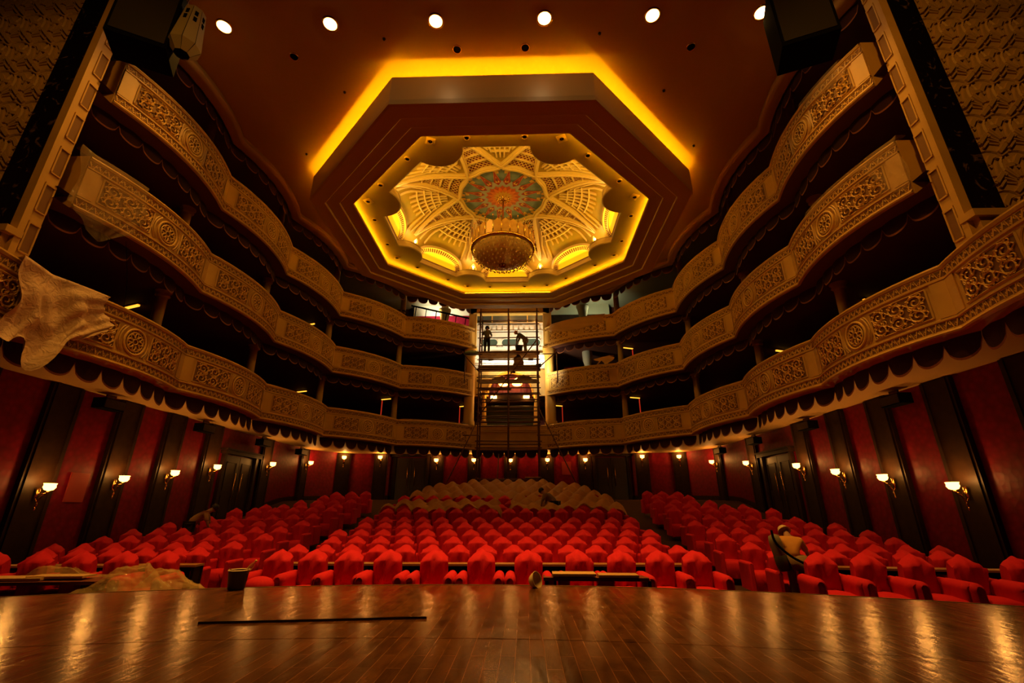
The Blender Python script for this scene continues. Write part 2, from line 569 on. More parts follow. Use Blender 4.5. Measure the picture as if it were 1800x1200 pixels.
def bay_pts(a, b, n=12, sag=0.36, d=0.0):
    """points along a bulging balcony bay a->b (right half, hall is towards -x/-y)"""
    ax, ay = a; bx, by = b
    L = math.hypot(bx - ax, by - ay)
    tx, ty = (bx - ax) / L, (by - ay) / L
    nx, ny = ty, -tx
    if nx * (0 - (ax + bx) / 2) + ny * (14 - (ay + by) / 2) < 0: nx, ny = -nx, -ny
    return [(ax + tx * L * s / n + nx * (sag * 4 * (s / n) * (1 - s / n) + d), ay + ty * L * s / n + ny * (sag * 4 * (s / n) * (1 - s / n) + d)) for s in range(n + 1)]
for t in range(3):
    mb = MB()
    line = []
    js = J[:6] if t else J
    for a, b in zip(js[:-1], js[1:]):
        q = bay_pts(a, b, 8, 0.36, -0.03)
        line += q if not line else q[1:]
    line = line[::-1] + [(1.2, 26.2), (0, 26.2)] if t == 0 else line[::-1] + [(2.2, 27.6), (0, 27.6)]
    OU = [(13.2, 7.6)] + outer[1:] if t else outer
    if t: line = [(8.9, 7.6)] + line
    ring(line, TB[t] - 0.005, mb, OU)
    mb.use(carpet)
    o = mb.build('ceiling_under_tier_%d' % (t + 1), None)
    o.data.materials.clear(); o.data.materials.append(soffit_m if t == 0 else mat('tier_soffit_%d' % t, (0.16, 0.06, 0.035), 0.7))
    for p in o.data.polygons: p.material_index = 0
    struct(o, 'flat plaster soffit under a balcony tier')
    mb = MB()
    ring(line, TB[t] + 0.28, mb, OU)
    struct(mb.build('floor_of_tier_%d' % (t + 1), carpet), 'dark floor of a balcony tier')
mb = MB()
op = outer + [(-x, y) for x, y in outer[-2::-1]]
mb.grid([[(x, y, TB[0]) for x, y in op], [(x, y, E + 13.3) for x, y in op]])
struct(mb.build('wall_galleries', dark_red), 'dark red rear wall of the balcony galleries')
# inner partition walls that make the galleries read as boxes
# ================================================================ MAIN CEILING
OC = (0.0, 16.55)
def octpt(Rr, z, k):   # corner k, apothem Rr
    a = R(22.5 + 45 * k)
    c = Rr / cos(R(22.5))
    return (OC[0] + c * cos(a), OC[1] + c * sin(a), z)
def oct_sweep(mb, prof):
    for k in range(8):
        mb.grid([[octpt(r, z, k) for r, z in prof], [octpt(r, z, k + 1) for r, z in prof]])
def ceil_line(d=-0.15):
    line = []
    for a, b in zip(J[:5], J[1:6]):
        q = bay_pts(a, b, 8, 0.36, d)
        line += q if not line else q[1:]
    return line
cl = ceil_line(0.1)
bnd = [(0, 26.1), (2.15, 26.1)] + cl + [(8.8, 5.0), (8.8, -3.0), (0, -3.0)]
bnd = bnd + [(-x, y) for x, y in bnd[-2:0:-1]]
mb = MB()
# polygons between the octagon (apothem 6.2) and the boundary, along rays from the centre
def ray_hit_poly(poly, c, a):
    dx, dy = cos(a), sin(a); best = None
    n = len(poly)
    for i in range(n):
        x1, y1 = poly[i]; x2, y2 = poly[(i + 1) % n]
        ex, ey = x2 - x1, y2 - y1
        den = dx * ey - dy * ex
        if abs(den) < 1e-9: continue
        t = ((x1 - c[0]) * ey - (y1 - c[1]) * ex) / den
        u = ((x1 - c[0]) * dy - (y1 - c[1]) * dx) / den
        if t > 0 and -1e-6 <= u <= 1 + 1e-6 and (best is None or t < best): best = t
    return (c[0] + dx * best, c[1] + dy * best)
angs = sorted(set([round(R(22.5 + 45 * k) % (2 * PI), 6) for k in range(8)] + [round(math.atan2(y - OC[1], x - OC[0]) % (2 * PI), 6) for x, y in bnd]))
octo = [octpt(6.2, 0, k)[:2] for k in range(8)]
r1 = [ray_hit_poly(octo, OC, a) for a in angs]; r2 = [ray_hit_poly(bnd, OC, a) for a in angs]
mb.grid([[(x, y, CEIL) for x, y in r1], [(x, y, CEIL) for x, y in r2]], close_u=True)
o = mb.build('ceiling', ceil_m)
struct(o, 'brown plaster ceiling of the hall around the octagonal dome')
mb = MB()
prof = [(0, 0), (0, -.10), (-.06, -.12), (-.06, -.26), (.05, -.30), (.3, -.30)]
for s in (1, -1):
    rws = []
    for d, z in prof:
        ln = ceil_line(0.1 - d)
        rws.append([(x * s, y, CEIL + z) for x, y in ln + [(8.95 - 0.1 + d, 7.4)]])
    mb.use(ceil_m, True); mb.grid(rws)
struct(mb.build('trim_40', None), 'rounded cornice where the hall ceiling ends over the top gallery')
mb = MB()
ring([(8.6, 7.6)] + ceil_line(0.0)[::-1] + [(2.2, 27.6), (0, 27.6)], E + 13.2, mb, [(13.2, 7.6)] + outer[1:])
struct(mb.build('ceiling_top_gallery', greenish), 'pale ceiling of the top gallery')
# ---- dropped octagonal frame with stepped bull-nose rings
mb = MB(); mb.use(drop_m, False)
zt = E
def bull(rr, z, h=0.085):
    """inward facing riser with a rounded nose"""
    return [(rr, z), (rr - .035, z + .004), (rr - .06, z + .03), (rr - .06, z + .055), (rr - .04, z + h)]
prof = [(6.35, zt + 11.6), (6.35, zt + 11.05), (6.93, zt + 11.05), (6.93, zt + 11.60), (6.95, zt + 11.60), (6.95, zt + 10.75), (6.93, zt + 10.60), (6.97, zt + 10.56)] 
prof += [(6.90, zt + 10.545)] + bull(6.50, zt + 10.545, .11)
prof += bull(6.05, zt + 10.66, .10)
prof += bull(5.60, zt + 10.765, .085)
prof += [(5.56, zt + 10.86), (5.75, zt + 10.86)]
oct_sweep(mb, prof)
struct(mb.build('ceiling_dropped_octagon', None), 'dropped octagonal ceiling frame with rounded stepped rings')
mb = MB(); mb.use(strip_m)
for k in range(8):
    a, b = octpt(6.66, zt + 11.17, k), octpt(6.66, zt + 11.17, k + 1)
    a = Vector(a); b = Vector(b); d = (b - a)
    mb.tube([a + d * .02, b - d * .02], 0.045, 6)
tag(mb.build('cove_light_tube', None), 'yellow light tube lying on top of the dropped octagon, washing the ceiling', 'cove light')
mb = MB(); mb.use(mat('plate_cove_light', (1, 0.6, 0.1), 0.5, emis=YEL, estr=38))
for k in range(8):
    a, b = octpt(5.66, zt + 10.90, k), octpt(5.66, zt + 10.90, k + 1)
    a = Vector(a); b = Vector(b); d = (b - a)
    mb.tube([a + d * .01, b - d * .01], 0.014, 6)
tag(mb.build('cove_light_tube', None), 'yellow light tube behind the innermost octagon lip, washing the downlight plate', 'cove light')
# ---- plate with eight round lobes
PZ = zt + 11.05
AP = 4.80
LR = 0.88
def inner_loop(ap=AP, lr=LR, na=12, ne=6):
    pts = []
    for k in range(8):
        c0 = Vector(octpt(ap, 0, k)[:2]); c1 = Vector(octpt(ap, 0, k + 1)[:2]); cm = Vector(octpt(ap, 0, k - 1)[:2])
        din = (cm - c0).normalized(); dout = (c1 - c0).normalized()
        a0 = math.atan2(din.y, din.x); a1 = math.atan2(dout.y, dout.x)
        while a1 > a0: a1 -= 2 * PI
        if a0 - a1 > PI: a1 += 2 * PI
        # sweep from din to dout through the centre of the hall
        for i in range(na + 1):
            a = lerp(a0, a1, i / na)
            pts.append((c0.x + lr * cos(a), c0.y + lr * sin(a)))
        e0 = c0 + dout * lr; e1 = c1 - dout * lr
        for i in range(1, ne):
            q = e0.lerp(e1, i / ne); pts.append((q.x, q.y))
    return pts
IL = inner_loop()
mb = MB(); mb.use(plate_m, False)
oo = []
octo = [octpt(6.15, 0, k)[:2] for k in range(8)]
for x, y in IL: oo.append(ray_hit_poly(octo, OC, math.atan2(y - OC[1], x - OC[0])))
mb.grid([[(x, y, PZ) for x, y in IL], [(x, y, PZ) for x, y in oo]], close_u=True)
mb.grid([[(x, y, PZ) for x, y in oo], [(x, y, zt + 11.6) for x, y in oo]], close_u=True)
mb.use(plate_m, True)
def off(p, d):
    v = Vector((p[0] - OC[0], p[1] - OC[1])); v = v.normalized() * d
    return (p[0] + v.x, p[1] + v.y)
for (d1, z1), (d2, z2) in zip([(0, 0), (-.05, .03), (-.05, .07), (.0, .12), (.03, .30), (-.02, .34), (.25, .36)][:-1], [(-.05, .03), (-.05, .07), (.0, .12), (.03, .30), (-.02, .34), (.25, .36)]):
    mb.grid([[(*off(p, d1), PZ + z1) for p in IL], [(*off(p, d2), PZ + z2) for p in IL]], close_u=True)
struct(mb.build('ceiling_lobed_plate', None), 'lobed octagonal ceiling plate carrying the small downlights')
# closed top over the plate (keeps the cove dark above)
# ================================================================ DOME
ZS, ZTOP, RI = zt + 11.36, zt + 12.82, 1.9
def roct(th, ap):
    a = (th - R(0)) % R(45)
    a = a - R(22.5) if False else ((th + R(22.5)) % R(45)) - R(22.5)
    return ap / cos(a)
def dome_z(x, y, off=0.0):
    r = math.hypot(x, y); th = math.atan2(y, x)
    ro = roct(th, 4.95)
    t = max(0, min(1, (r - RI) / (ro - RI)))
    return ZTOP - (ZTOP - ZS) * t ** 3.1 - off
mb = MB(); mb.use(gold, True)
rws = []
NT = 96
for i in range(15):
    t = i / 14
    rws.append([(OC[0] + lerp(0.3, roct(2 * PI * k / NT, 5.1), t) * cos(2 * PI * k / NT), OC[1] + lerp(0.3, roct(2 * PI * k / NT, 5.1), t) * sin(2 * PI * k / NT), 0) for k in range(NT)])
rws = [[(x, y, dome_z(x - OC[0], y - OC[1])) for x, y, z in r] for r in rws]
mb.grid(rws, close_u=True)
struct(mb.build('ceiling_dome', None), 'gilded shallow dome inside the octagonal ceiling')

def strip_on_dome(mb, pts, wd, off, th=0.05):
    """rectangular bar following plan points (relative to the dome centre) on the dome's underside"""
    rows = [[], [], [], []]
    n = len(pts)
    for i, p in enumerate(pts):
        a = pts[max(0, i - 1)]; b = pts[min(n - 1, i + 1)]
        tx, ty = b[0] - a[0], b[1] - a[1]; l = math.hypot(tx, ty) or 1
        nx, ny = -ty / l * wd / 2, tx / l * wd / 2
        z = dome_z(*p)
        for r, (sx, o) in zip(rows, ((1, off - th), (1, off), (-1, off), (-1, off - th))):
            q = (p[0] + nx * sx, p[1] + ny * sx)
            r.append((OC[0] + q[0], OC[1] + q[1], z - o))
    mb.grid(rows)
def pol(r, a): return (r * cos(a), r * sin(a))
def bez(p, n=16):
    # catmull-rom through points
    out = []
    for i in range(len(p) - 1):
        p0 = p[max(0, i - 1)]; p1 = p[i]; p2 = p[i + 1]; p3 = p[min(len(p) - 1, i + 2)]
        for k in range(n):
            t = k / n
            out.append(tuple(0.5 * ((2 * p1[j]) + (-p0[j] + p2[j]) * t + (2 * p0[j] - 5 * p1[j] + 4 * p2[j] - p3[j]) * t * t + (-p0[j] + 3 * p1[j] - 3 * p2[j] + p3[j]) * t ** 3) for j in range(len(p1))))
    out.append(tuple(p[-1]))
    return out
dome_ribs = tag(thing('ceiling_dome_ribs', None, None, (0, 0, 0)), 'pale interlaced ribs, lattice and coffers inside the ceiling dome', None, None, 'structure')
for k in range(8):
    phi = R(22.5 + 45 * k)
    path = bez([pol(4.55, phi - R(45)), pol(3.05, phi - R(38)), pol(RI + .08, phi - R(22.5)), pol(RI - .02, phi), pol(RI + .08, phi + R(22.5)), pol(3.05, phi + R(38)), pol(4.55, phi + R(45))], 7)
    m2 = MB(); m2.use(rib_m, False)
    strip_on_dome(m2, path, 0.17, 0.16, 0.16)
    strip_on_dome(m2, path, 0.07, 0.20, 0.05)
    m2.build('rib', None, dome_ribs)
for k in range(8):
    phi = R(22.5 + 45 * k)
    # lattice triangle towards lobe k
    def tri(t, u):           # t 0 at base (near the star) .. 1 at the apex by the lobe, u -1..1
        r = lerp(2.0, 4.4, t)
        ha = R(21) * (1 - t) ** 1.15 * (2.0 / r) * lerp(1, 1.25, t)
        return pol(r, phi + ha * u)
    m2 = MB(); m2.use(maroon, False)
    m2.grid([[(OC[0] + tri(i / 10, u)[0], OC[1] + tri(i / 10, u)[1], dome_z(*tri(i / 10, u)) - .015) for u in (-1, -.5, 0, .5, 1)] for i in range(11)])
    m2.build('lattice_ground', None, dome_ribs)
    m2 = MB(); m2.use(rib_m, False)
    for t in (0.16, .32, .48, .64, .8):
        strip_on_dome(m2, [tri(t, u) for u in (-1, -.5, 0, .5, 1)], 0.06, .09, .08)
    for d in (-1, 1):
        for s in range(-8, 9):
            p = []
            for q in range(13):
                t = q / 12 * .75
                u = d * (s / 4.0 + t * 3.2)
                if -1 <= u <= 1: p.append(tri(t, u))
            if len(p) > 1: strip_on_dome(m2, p, 0.022, .035, .02)
    m2.build('lattice', None, dome_ribs)
    # coffer grid over the straight edge between lobes
    psi = R(45 * k)
    m2 = MB(); m2.use(rib_m, False)
    def wedge(r): return R(22.5) * min(1, max(0.0, (r - 2.15) / 1.55))
    for j in (-2, -1, 0, 1, 2):
        p = []
        for q in range(15):
            r = lerp(2.45, 4.0, q / 14)
            th = wedge(r) * 0.9
            ang = j * R(4.6) * (0.7 + .3 * (r - 2.3) / 2)
            if abs(ang) < th: p.append(pol(r, psi + ang))
        if len(p) > 2: strip_on_dome(m2, p, 0.06, .10, .10)
    for r in (2.8, 3.1, 3.4, 3.7):
        th = min(wedge(r) * 0.8, R(13))
        if th > R(3): strip_on_dome(m2, [pol(r, psi + th * u / 4) for u in range(-4, 5)], 0.06, .105, .10)
    # long curved fins along the ribs
    for s in (-1, 1):
        for f in (0.80, 0.62):
            p = [pol(r, psi + s * R(22.5) * f * min(1, ((r - 2.1) / 1.9) ** .8)) for r in [lerp(2.9, 4.55, q / 8) for q in range(9)]]
            strip_on_dome(m2, p, 0.06, .08, .08)
    m2.build('coffer_grid', None, dome_ribs)
    # arched lunette standing on the edge
    ca, sa = cos(psi), sin(psi)
    def arch(w_, h_, out, n=18):
        pts = []
        for i in range(n + 1):
            a = PI * i / n
            x = w_ * cos(a); zz = h_ * sin(a) ** .8
            ro = out - zz * 0.85
            pts.append((OC[0] + ca * ro - sa * x, OC[1] + sa * ro + ca * x, ZS + zz + .02))
        return pts
    A1, A2 = arch(1.30, .56, 4.88), arch(1.10, .42, 4.92)
    A3, A4 = arch(1.42, .66, 4.84), arch(1.30, .56, 4.80)
    m2 = MB(); m2.use(rib_m, False)
    m2.grid([A3, A4]); m2.grid([A4, A1])
    m2.grid([arch(1.1, .42, 4.86), arch(1.04, .37, 4.86)])
    m2.build('arch', None, dome_ribs)
    m2 = MB(); m2.use(rib_m, False)
    B1, B2 = arch(1.30, .56, 4.85, 60), arch(1.10, .42, 4.87, 60)
    for i in range(1, 59, 2):
        m2.quad(B1[i], B1[i + 1], B2[i + 1], B2[i])
    m2.build('dentils', None, dome_ribs)
    m2 = MB(); m2.use(maroon, False)
    m2.grid([A1, A2]); m2.build('dentil_ground', None, dome_ribs)
    m2 = MB(); m2.use(lunette_m, False)
    base = [(OC[0] + ca * 5.0 - sa * (1.1 * cos(PI * i / 18)), OC[1] + sa * 5.0 + ca * (1.1 * cos(PI * i / 18)), ZS - .02) for i in range(19)]
    m2.grid([arch(1.12, .44, 4.95), base])
    m2.build('lunette', None, dome_ribs)
# painted star
star = tag(thing('ceiling_star_panel', None, None, (0, 0, 0)), 'painted octagonal panel with a red and orange sunburst star at the top of the dome', None, None, 'structure')
def starpoly(n, ro, ri, z, a0=0):
    return [(OC[0] + (ro if i % 2 == 0 else ri) * cos(a0 + PI * i / n), OC[1] + (ro if i % 2 == 0 else ri) * sin(a0 + PI * i / n), z) for i in range(2 * n)]
def fan(mb, poly):
    c = (OC[0], OC[1], poly[0][2])
    n = len(poly)
    mb.add([c] + poly, [(0, 1 + i, 1 + (i + 1) % n) for i in range(n)])
ZP = ZTOP - 0.03
blue = mat('dusty_blue_paint', (0.20, 0.27, 0.38), 0.6, var=(3, (0.13, 0.19, 0.28)))
redp = mat('brick_red_paint', (0.42, 0.035, 0.02), 0.6)
yelp = mat('ochre_line_paint', (0.80, 0.48, 0.10), 0.5)
lav = mat('lavender_paint', (0.42, 0.40, 0.48), 0.6)
orp = mat('orange_paint', (0.85, 0.20, 0.015), 0.5)
orp2 = mat('deep_orange_paint', (0.62, 0.10, 0.01), 0.5)
def star_part(nm, m, poly):
    q = MB(); q.use(m); fan(q, poly); return q.build(nm, None, star)
star_part('blue_ground', blue, [(OC[0] + 2.0 * cos(R(45 * k)), OC[1] + 2.0 * sin(R(45 * k)), ZP) for k in range(8)])
q = MB(); q.use(yelp)
for k in range(8):
    a = R(45 * k)
    for (r, wd) in ((1.74, .13), (1.55, .2)):
        for s in (-1, 1):
            c = (OC[0] + r * cos(a) - s * wd * sin(a), OC[1] + r * sin(a) + s * wd * cos(a), ZP - .006)
            q.box(c, (.16, .16, .008), a)
q.build('stepped_corner_motifs', None, star)
star_part('star_outline', yelp, starpoly(16, 1.80, 0.90, ZP - .012, R(11.25)))
star_part('red_star', redp, starpoly(16, 1.66, 0.90, ZP - .018, R(11.25)))
q = MB()
for k in range(16):
    a = R(11.25) + PI * 2 * k / 16
    def pt(r, da): return (OC[0] + r * cos(a + da), OC[1] + r * sin(a + da), ZP - .022)
    q.use(yelp); q.add([pt(1.34, 0), pt(.95, .10), pt(.95, -.10)], [(0, 1, 2)])
    q.use(maroon)
    def pt(r, da): return (OC[0] + r * cos(a + da), OC[1] + r * sin(a + da), ZP - .026)
    q.add([pt(1.28, 0), pt(1.12, .05), pt(.97, 0), pt(1.12, -.05)], [(0, 1, 2, 3)])
q.build('star_points', None, star)
star_part('lavender_star', lav, starpoly(16, 1.10, 0.80, ZP - .030, 0))
star_part('orange_flower', orp2, starpoly(16, 0.78, 0.62, ZP - .036, 0))
star_part('orange_flower_inner', orp, starpoly(16, 0.72, 0.48, ZP - .042, R(11.25)))
star_part('yellow_flower_core', mat('yellow_paint', (0.85, 0.42, 0.03), .5), starpoly(16, 0.46, 0.30, ZP - .048, 0))
# dome lighting: lamps tucked behind the plate edge + lantern bulbs on the lobes
def aim(loc, target):
    return (Vector(target) - Vector(loc)).to_track_quat('-Z', 'Y').to_euler()
for k in range(8):
    a = R(45 * k)
    p = (OC[0] + 4.6 * cos(a), OC[1] + 4.6 * sin(a), PZ + .37)
    lamp('dome_cove_light', 'AREA', p, 34, (1.0, 0.56, 0.04), 1.9, aim(p, (OC[0] + 2.4 * cos(a), OC[1] + 2.4 * sin(a), ZTOP)), size_y=.12)
for k in range(8):
    a = R(22.5 + 45 * k)
    p = (OC[0] + 4.55 * cos(a), OC[1] + 4.55 * sin(a))
    side = ('stage side', 'rear side')
    t = thing('dome_lantern', 'small gilded lantern with a lit bulb on lobe %s of the dome edge' % ORD[k + 1], 'lantern', (p[0], p[1], PZ + .34), a)
    q = MB(); q.use(gold, True); q.lathe([(.16, 0), (.17, .04), (.09, .10), (.05, .2)], n=12); q.build('base', None, t)
    q = MB(); q.use(gold, False)
    for s in (-1, 1): q.tube([(0, s * .16, .02), (-.03, s * .17, .2), (-.08, 0, .42)], .018, 5)
    q.build('frame', None, t)
    q = MB(); q.use(bulb_m, True); q.ell((-.03, 0, .26), (.045, .045, .06)); q.build('bulb', None, t)
    lamp('dome_lantern_light', 'POINT', (p[0] - .1 * cos(a), p[1] - .1 * sin(a), PZ + .66), 11, (1.0, 0.66, 0.30), .05)

# ================================================================ CHANDELIER
ch = thing('chandelier', 'large crystal chandelier hanging from the star at the centre of the dome', 'chandelier', (OC[0], OC[1], E + 9.31))
rimz = 0.78; rr = 1.28
q = MB(); q.use(crystal_m, False)
n1, n2 = 40, 9
rws = []
for i in range(n2 + 1):
    t = i / n2
    rws.append([(max(.12, rr * .97 * sin(t * PI / 2)) * cos(2 * PI * k / n1) * (1 + .012 * ((k + i) % 2)), max(.12, rr * .97 * sin(t * PI / 2)) * sin(2 * PI * k / n1) * (1 + .012 * ((k + i) % 2)), rimz - (rimz - .06) * cos(t * PI / 2) + .02 * ((k * 7 + i) % 2)) for k in range(n1)])
q.grid(rws, close_u=True); q.build('crystal_bowl', None, ch)
q = MB(); q.use(mat('clear_crystal', (0.95, 0.75, 0.55), 0.05, metal=0.6), False)
for i in range(1, 9):
    t = i / 9; r = rr * sin(t * PI / 2); nn = int(8 + 40 * t)
    for k in range(nn):
        a = 2 * PI * (k + .5 * (i % 2)) / nn
        c = (r * cos(a), r * sin(a), rimz - (rimz) * cos(t * PI / 2) - .03); s = .032
        q.add([(c[0] + s, c[1], c[2]), (c[0], c[1] + s, c[2]), (c[0] - s, c[1], c[2]), (c[0], c[1] - s, c[2]), (c[0], c[1], c[2] + s * 1.4), (c[0], c[1], c[2] - s * 2)], [(0, 1, 4), (1, 2, 4), (2, 3, 4), (3, 0, 4), (1, 0, 5), (2, 1, 5), (3, 2, 5), (0, 3, 5)])
tag(q.build('crystal_drops', None, ch), kind='stuff')
q = MB(); q.use(brass, True)
q.lathe([(rr - .06, rimz - .03), (rr + .04, rimz - .05), (rr + .07, rimz), (rr + .05, rimz + .06), (rr - .04, rimz + .05), (rr - .06, rimz - .03)], n=64)
q.build('rim', None, ch)
q = MB(); q.use(maroon, True); q.lathe([(0.001, -.04), (.09, -.02), (.16, .05), (.14, .1), (.001, .12)], n=20); q.build('finial', None, ch)
pan = mat('amber_glass_panel', (0.75, 0.42, 0.12), 0.3, var=(5, (0.60, 0.30, 0.08)))
panlit = mat('lit_amber_panel', (0.8, 0.4, 0.08), 0.3, emis=(1.0, 0.42, 0.04), estr=0.35)
NP = 24
for k in range(NP):
    a0, a1 = 2 * PI * (k + .06) / NP, 2 * PI * (k + .94) / NP
    am = (a0 + a1) / 2
    q = MB(); q.use(panlit if k in (16, 5) else pan, False)
    r0, r1 = rr - .02, rr - .10
    def P3(r, a, z): return (r * cos(a), r * sin(a), z)
    prof = [(r0, rimz + .06), (r0, rimz + .62), (r1, rimz + .78)]
    o_ = [P3(r0, a0, rimz + .06), P3(r0, a1, rimz + .06), P3(r0, a1, rimz + .60), P3(r0 - .01, am, rimz + .74), P3(r0, a0, rimz + .60)]
    i_ = [(x * .975, y * .975, z) for x, y, z in o_]
    q.add(o_ + i_, [(0, 1, 2, 3, 4), (9, 8, 7, 6, 5)] + [(i, 5 + i, 5 + (i + 1) % 5, (i + 1) % 5) for i in range(5)])
    q.build('glass_panel', None, ch)
q = MB(); q.use(brass, True)
for k in range(NP):
    a = 2 * PI * k / NP
    q.tube([P3(rr + .02, a, rimz - .02), P3(rr + .04, a, rimz + .5), P3(rr + .02, a, rimz + .84)], [.02, .016, .012], 5)
    q.ell(P3(rr + .02, a, rimz + .88), (.03, .03, .05), 6, 4)
    q.tube([P3(rr - .2, a, rimz + .62), P3(rr - .35, a, rimz + .75), P3(rr - .5, a, rimz + .70)], .012, 4)
q.build('gallery_posts', None, ch)
q = MB(); q.use(mat('candle_sleeve', (.8, .7, .5), .5), True)
for k in range(12):
    a = 2 * PI * (k + .5) / 12
    q.tube([P3(.75, a, rimz + .7), P3(.75, a, rimz + 1.0)], .02, 5)
    q.tube([P3(.42, a, rimz + .95), P3(.42, a, rimz + 1.3)], .02, 5)
q.build('candles', None, ch)
q = MB(); q.use(brass, True)
q.tube([(0, 0, rimz), (0, 0, 3.42)], .035, 8)
q.lathe([(.05, 1.0), (.14, 1.1), (.2, 1.25), (.08, 1.5), (.05, 1.9)], n=16)
for k in range(12):
    a = 2 * PI * k / 12
    q.tube([P3(.05, a, .9), P3(.4, a, .75), P3(.75, a, rimz - .02 + .75)], .014, 4)
    q.tube([P3(.05, a, 1.5), P3(.3, a, 1.15), P3(.42, a, 1.72 - .8 + .8)], .012, 4) if False else None
q.build('stem', None, ch)
q = MB(); q.use(brass, True)
for k in range(12):
    a = 2 * PI * k / 12
    q.tube([P3(.05, a, 3.3), P3(.2, a, 3.2), P3(.3, a, 3.34)], .02, 5)
q.build('canopy_flower', None, ch)

# ================================================================ DOWNLIGHTS, VENTS, SENSORS
pos_name = ['leftmost', 'second from the left', 'third from the left', 'third from the right', 'second from the right', 'rightmost']
for i, x in enumerate(SPOTX):
    t = thing('ceiling_downlight', 'lit round ceiling downlight, %s of the row of six' % pos_name[i], 'ceiling light', (x, 8.3, CEIL), 0, 'lit downlights in a row across the hall ceiling')
    q = MB(); q.use(brass, True); q.lathe([(.16, .02), (.165, -.03), (.21, -.035), (.22, 0)], n=24); q.build('trim_ring', None, t)
    q = MB(); q.use(spot_m, True); q.lathe([(.155, -.015), (.12, -.05), (.001, -.065)], n=24); q.build('lens', None, t)
for i, (x, y) in enumerate(((-5.6, 9.2), (-.95, 9.1), (.95, 9.1), (5.55, 9.2))):
    t = thing('ceiling_speaker', 'dark round grille in the hall ceiling, %s of four' % ['leftmost', 'second from the left', 'third from the left', 'rightmost'][i], 'ceiling grille', (x, y, CEIL), 0, 'dark round ceiling grilles')
    q = MB(); q.use(brass, True); q.lathe([(.10, 0), (.11, -.02), (.125, -.015), (.13, 0)], n=20); q.build('trim_ring', None, t)
    q = MB(); q.use(black_m, True); q.lathe([(.105, -.012), (.001, -.014)], n=20); q.build('grille', None, t)
for i, (x, y) in enumerate(((-2.9, 8.75), (2.95, 8.75), (6.9, 12.9), (-6.95, 12.95), (-4.6, 10.4), (5.2, 10.6))):
    q = MB(); q.use(wood_dark, True); q.lathe([(.001, -.05), (.03, -.045), (.045, 0)], n=10)
    tag(q.build('smoke_detector', None, None, (x, y, CEIL)), 'tiny dark smoke detector on the ceiling, number %s counted from the octagon corner' % ['one', 'two', 'three', 'four', 'five', 'six'][i], 'smoke detector', 'tiny detectors around the octagon')
    bpy.data.objects
sidenames = ['right', 'back right', 'back', 'back left', 'left', 'front left', 'front', 'front right']
for k in range(8):
    psi = R(45 * k); cn = R(22.5 + 45 * k)
    L3 = [(OC[0] + 5.2 * cos(psi) - s * .92 * sin(psi), OC[1] + 5.2 * sin(psi) + s * .92 * cos(psi), 0) for s in (-1, 1)]
    L3.append((OC[0] + 5.5 * cos(cn), OC[1] + 5.5 * sin(cn), 1))
    for j, (x, y, corner) in enumerate(L3):
        lab = ('small unlit downlight on a square plate at the %s corner of the lobed plate' % ORD[k + 1]) if corner else ('small unlit downlight on the %s side of the lobed plate, %s of its pair' % (sidenames[k], ['first', 'second'][j]))
        t = thing('plate_downlight', lab, 'ceiling light', (x, y, PZ), cn if corner else psi, 'small downlights around the lobed ceiling plate')
        q = MB(); q.use(cream, True)
        if corner: q.box((0, 0, -.008), (.30, .30, .016), R(45))
        q.lathe([(.065, .01), (.07, -.035), (.105, -.04), (.115, -.0)], n=16); q.build('trim_ring', None, t)
        q = MB(); q.use(black_m, True); q.lathe([(.075, -.025), (.001, -.015)], n=14); q.build('lens', None, t)

# ================================================================ BALCONY FRONTS
def spiral(cx, cy, r, a0, turns, d=1, n=20, r1=.12):
    return [(cx + lerp(r, r * r1, i / n) * cos(a0 + d * 2 * PI * turns * i / n), cy + lerp(r, r * r1, i / n) * sin(a0 + d * 2 * PI * turns * i / n)) for i in range(n + 1)]
def scroll_pattern(asp):
    """arabesque of mirrored scrolls in [-asp,asp]x[-1,1]; list of (pts, radius)"""
    out = []
    n = max(2, round(asp / .62))
    wx = asp / n
    for sy in (-1, 1):
        for ph_ in (0, PI):
            out.append(([(-asp + 2 * asp * k / 26, sy * (.48 + .34 * sin(k / 26 * PI * n + ph_))) for k in range(27)], .030))
    for i in range(n):
        cx = -asp + wx * (2 * i + 1)
        for sy in (-1, 1):
            s = sy * (1 if i % 2 == 0 else -1)
            d = 1 if s > 0 else -1
            out.append((spiral(cx, sy * .47, min(wx, .62) * .92, -d * PI / 2 * 1 + (0 if sy > 0 else 0), 1.6, d, 20), .042))
            out.append((spiral(cx + wx * .5 * s, sy * .12, .22, PI * .4, 1.1, -d, 9), .032))
            out.append((spiral(cx - wx * .55 * s, sy * .80, .17, 0, 1.0, d, 8), .030))
            for a in (0.3, 1.1, 1.9, 2.7, 3.5, 4.3, 5.1):
                c0 = cx + .60 * min(wx, .62) * cos(a) * 1.0; c1 = sy * .47 + .60 * min(wx, .62) * sin(a)
                if abs(c1) < .9: out.append(([(c0, c1), (c0 + .10 * cos(a + 1), c1 + .10 * sin(a + 1)), (c0 + .2 * cos(a + .4), c1 + .2 * sin(a + .4))], .045))
    return out
SCR = {}
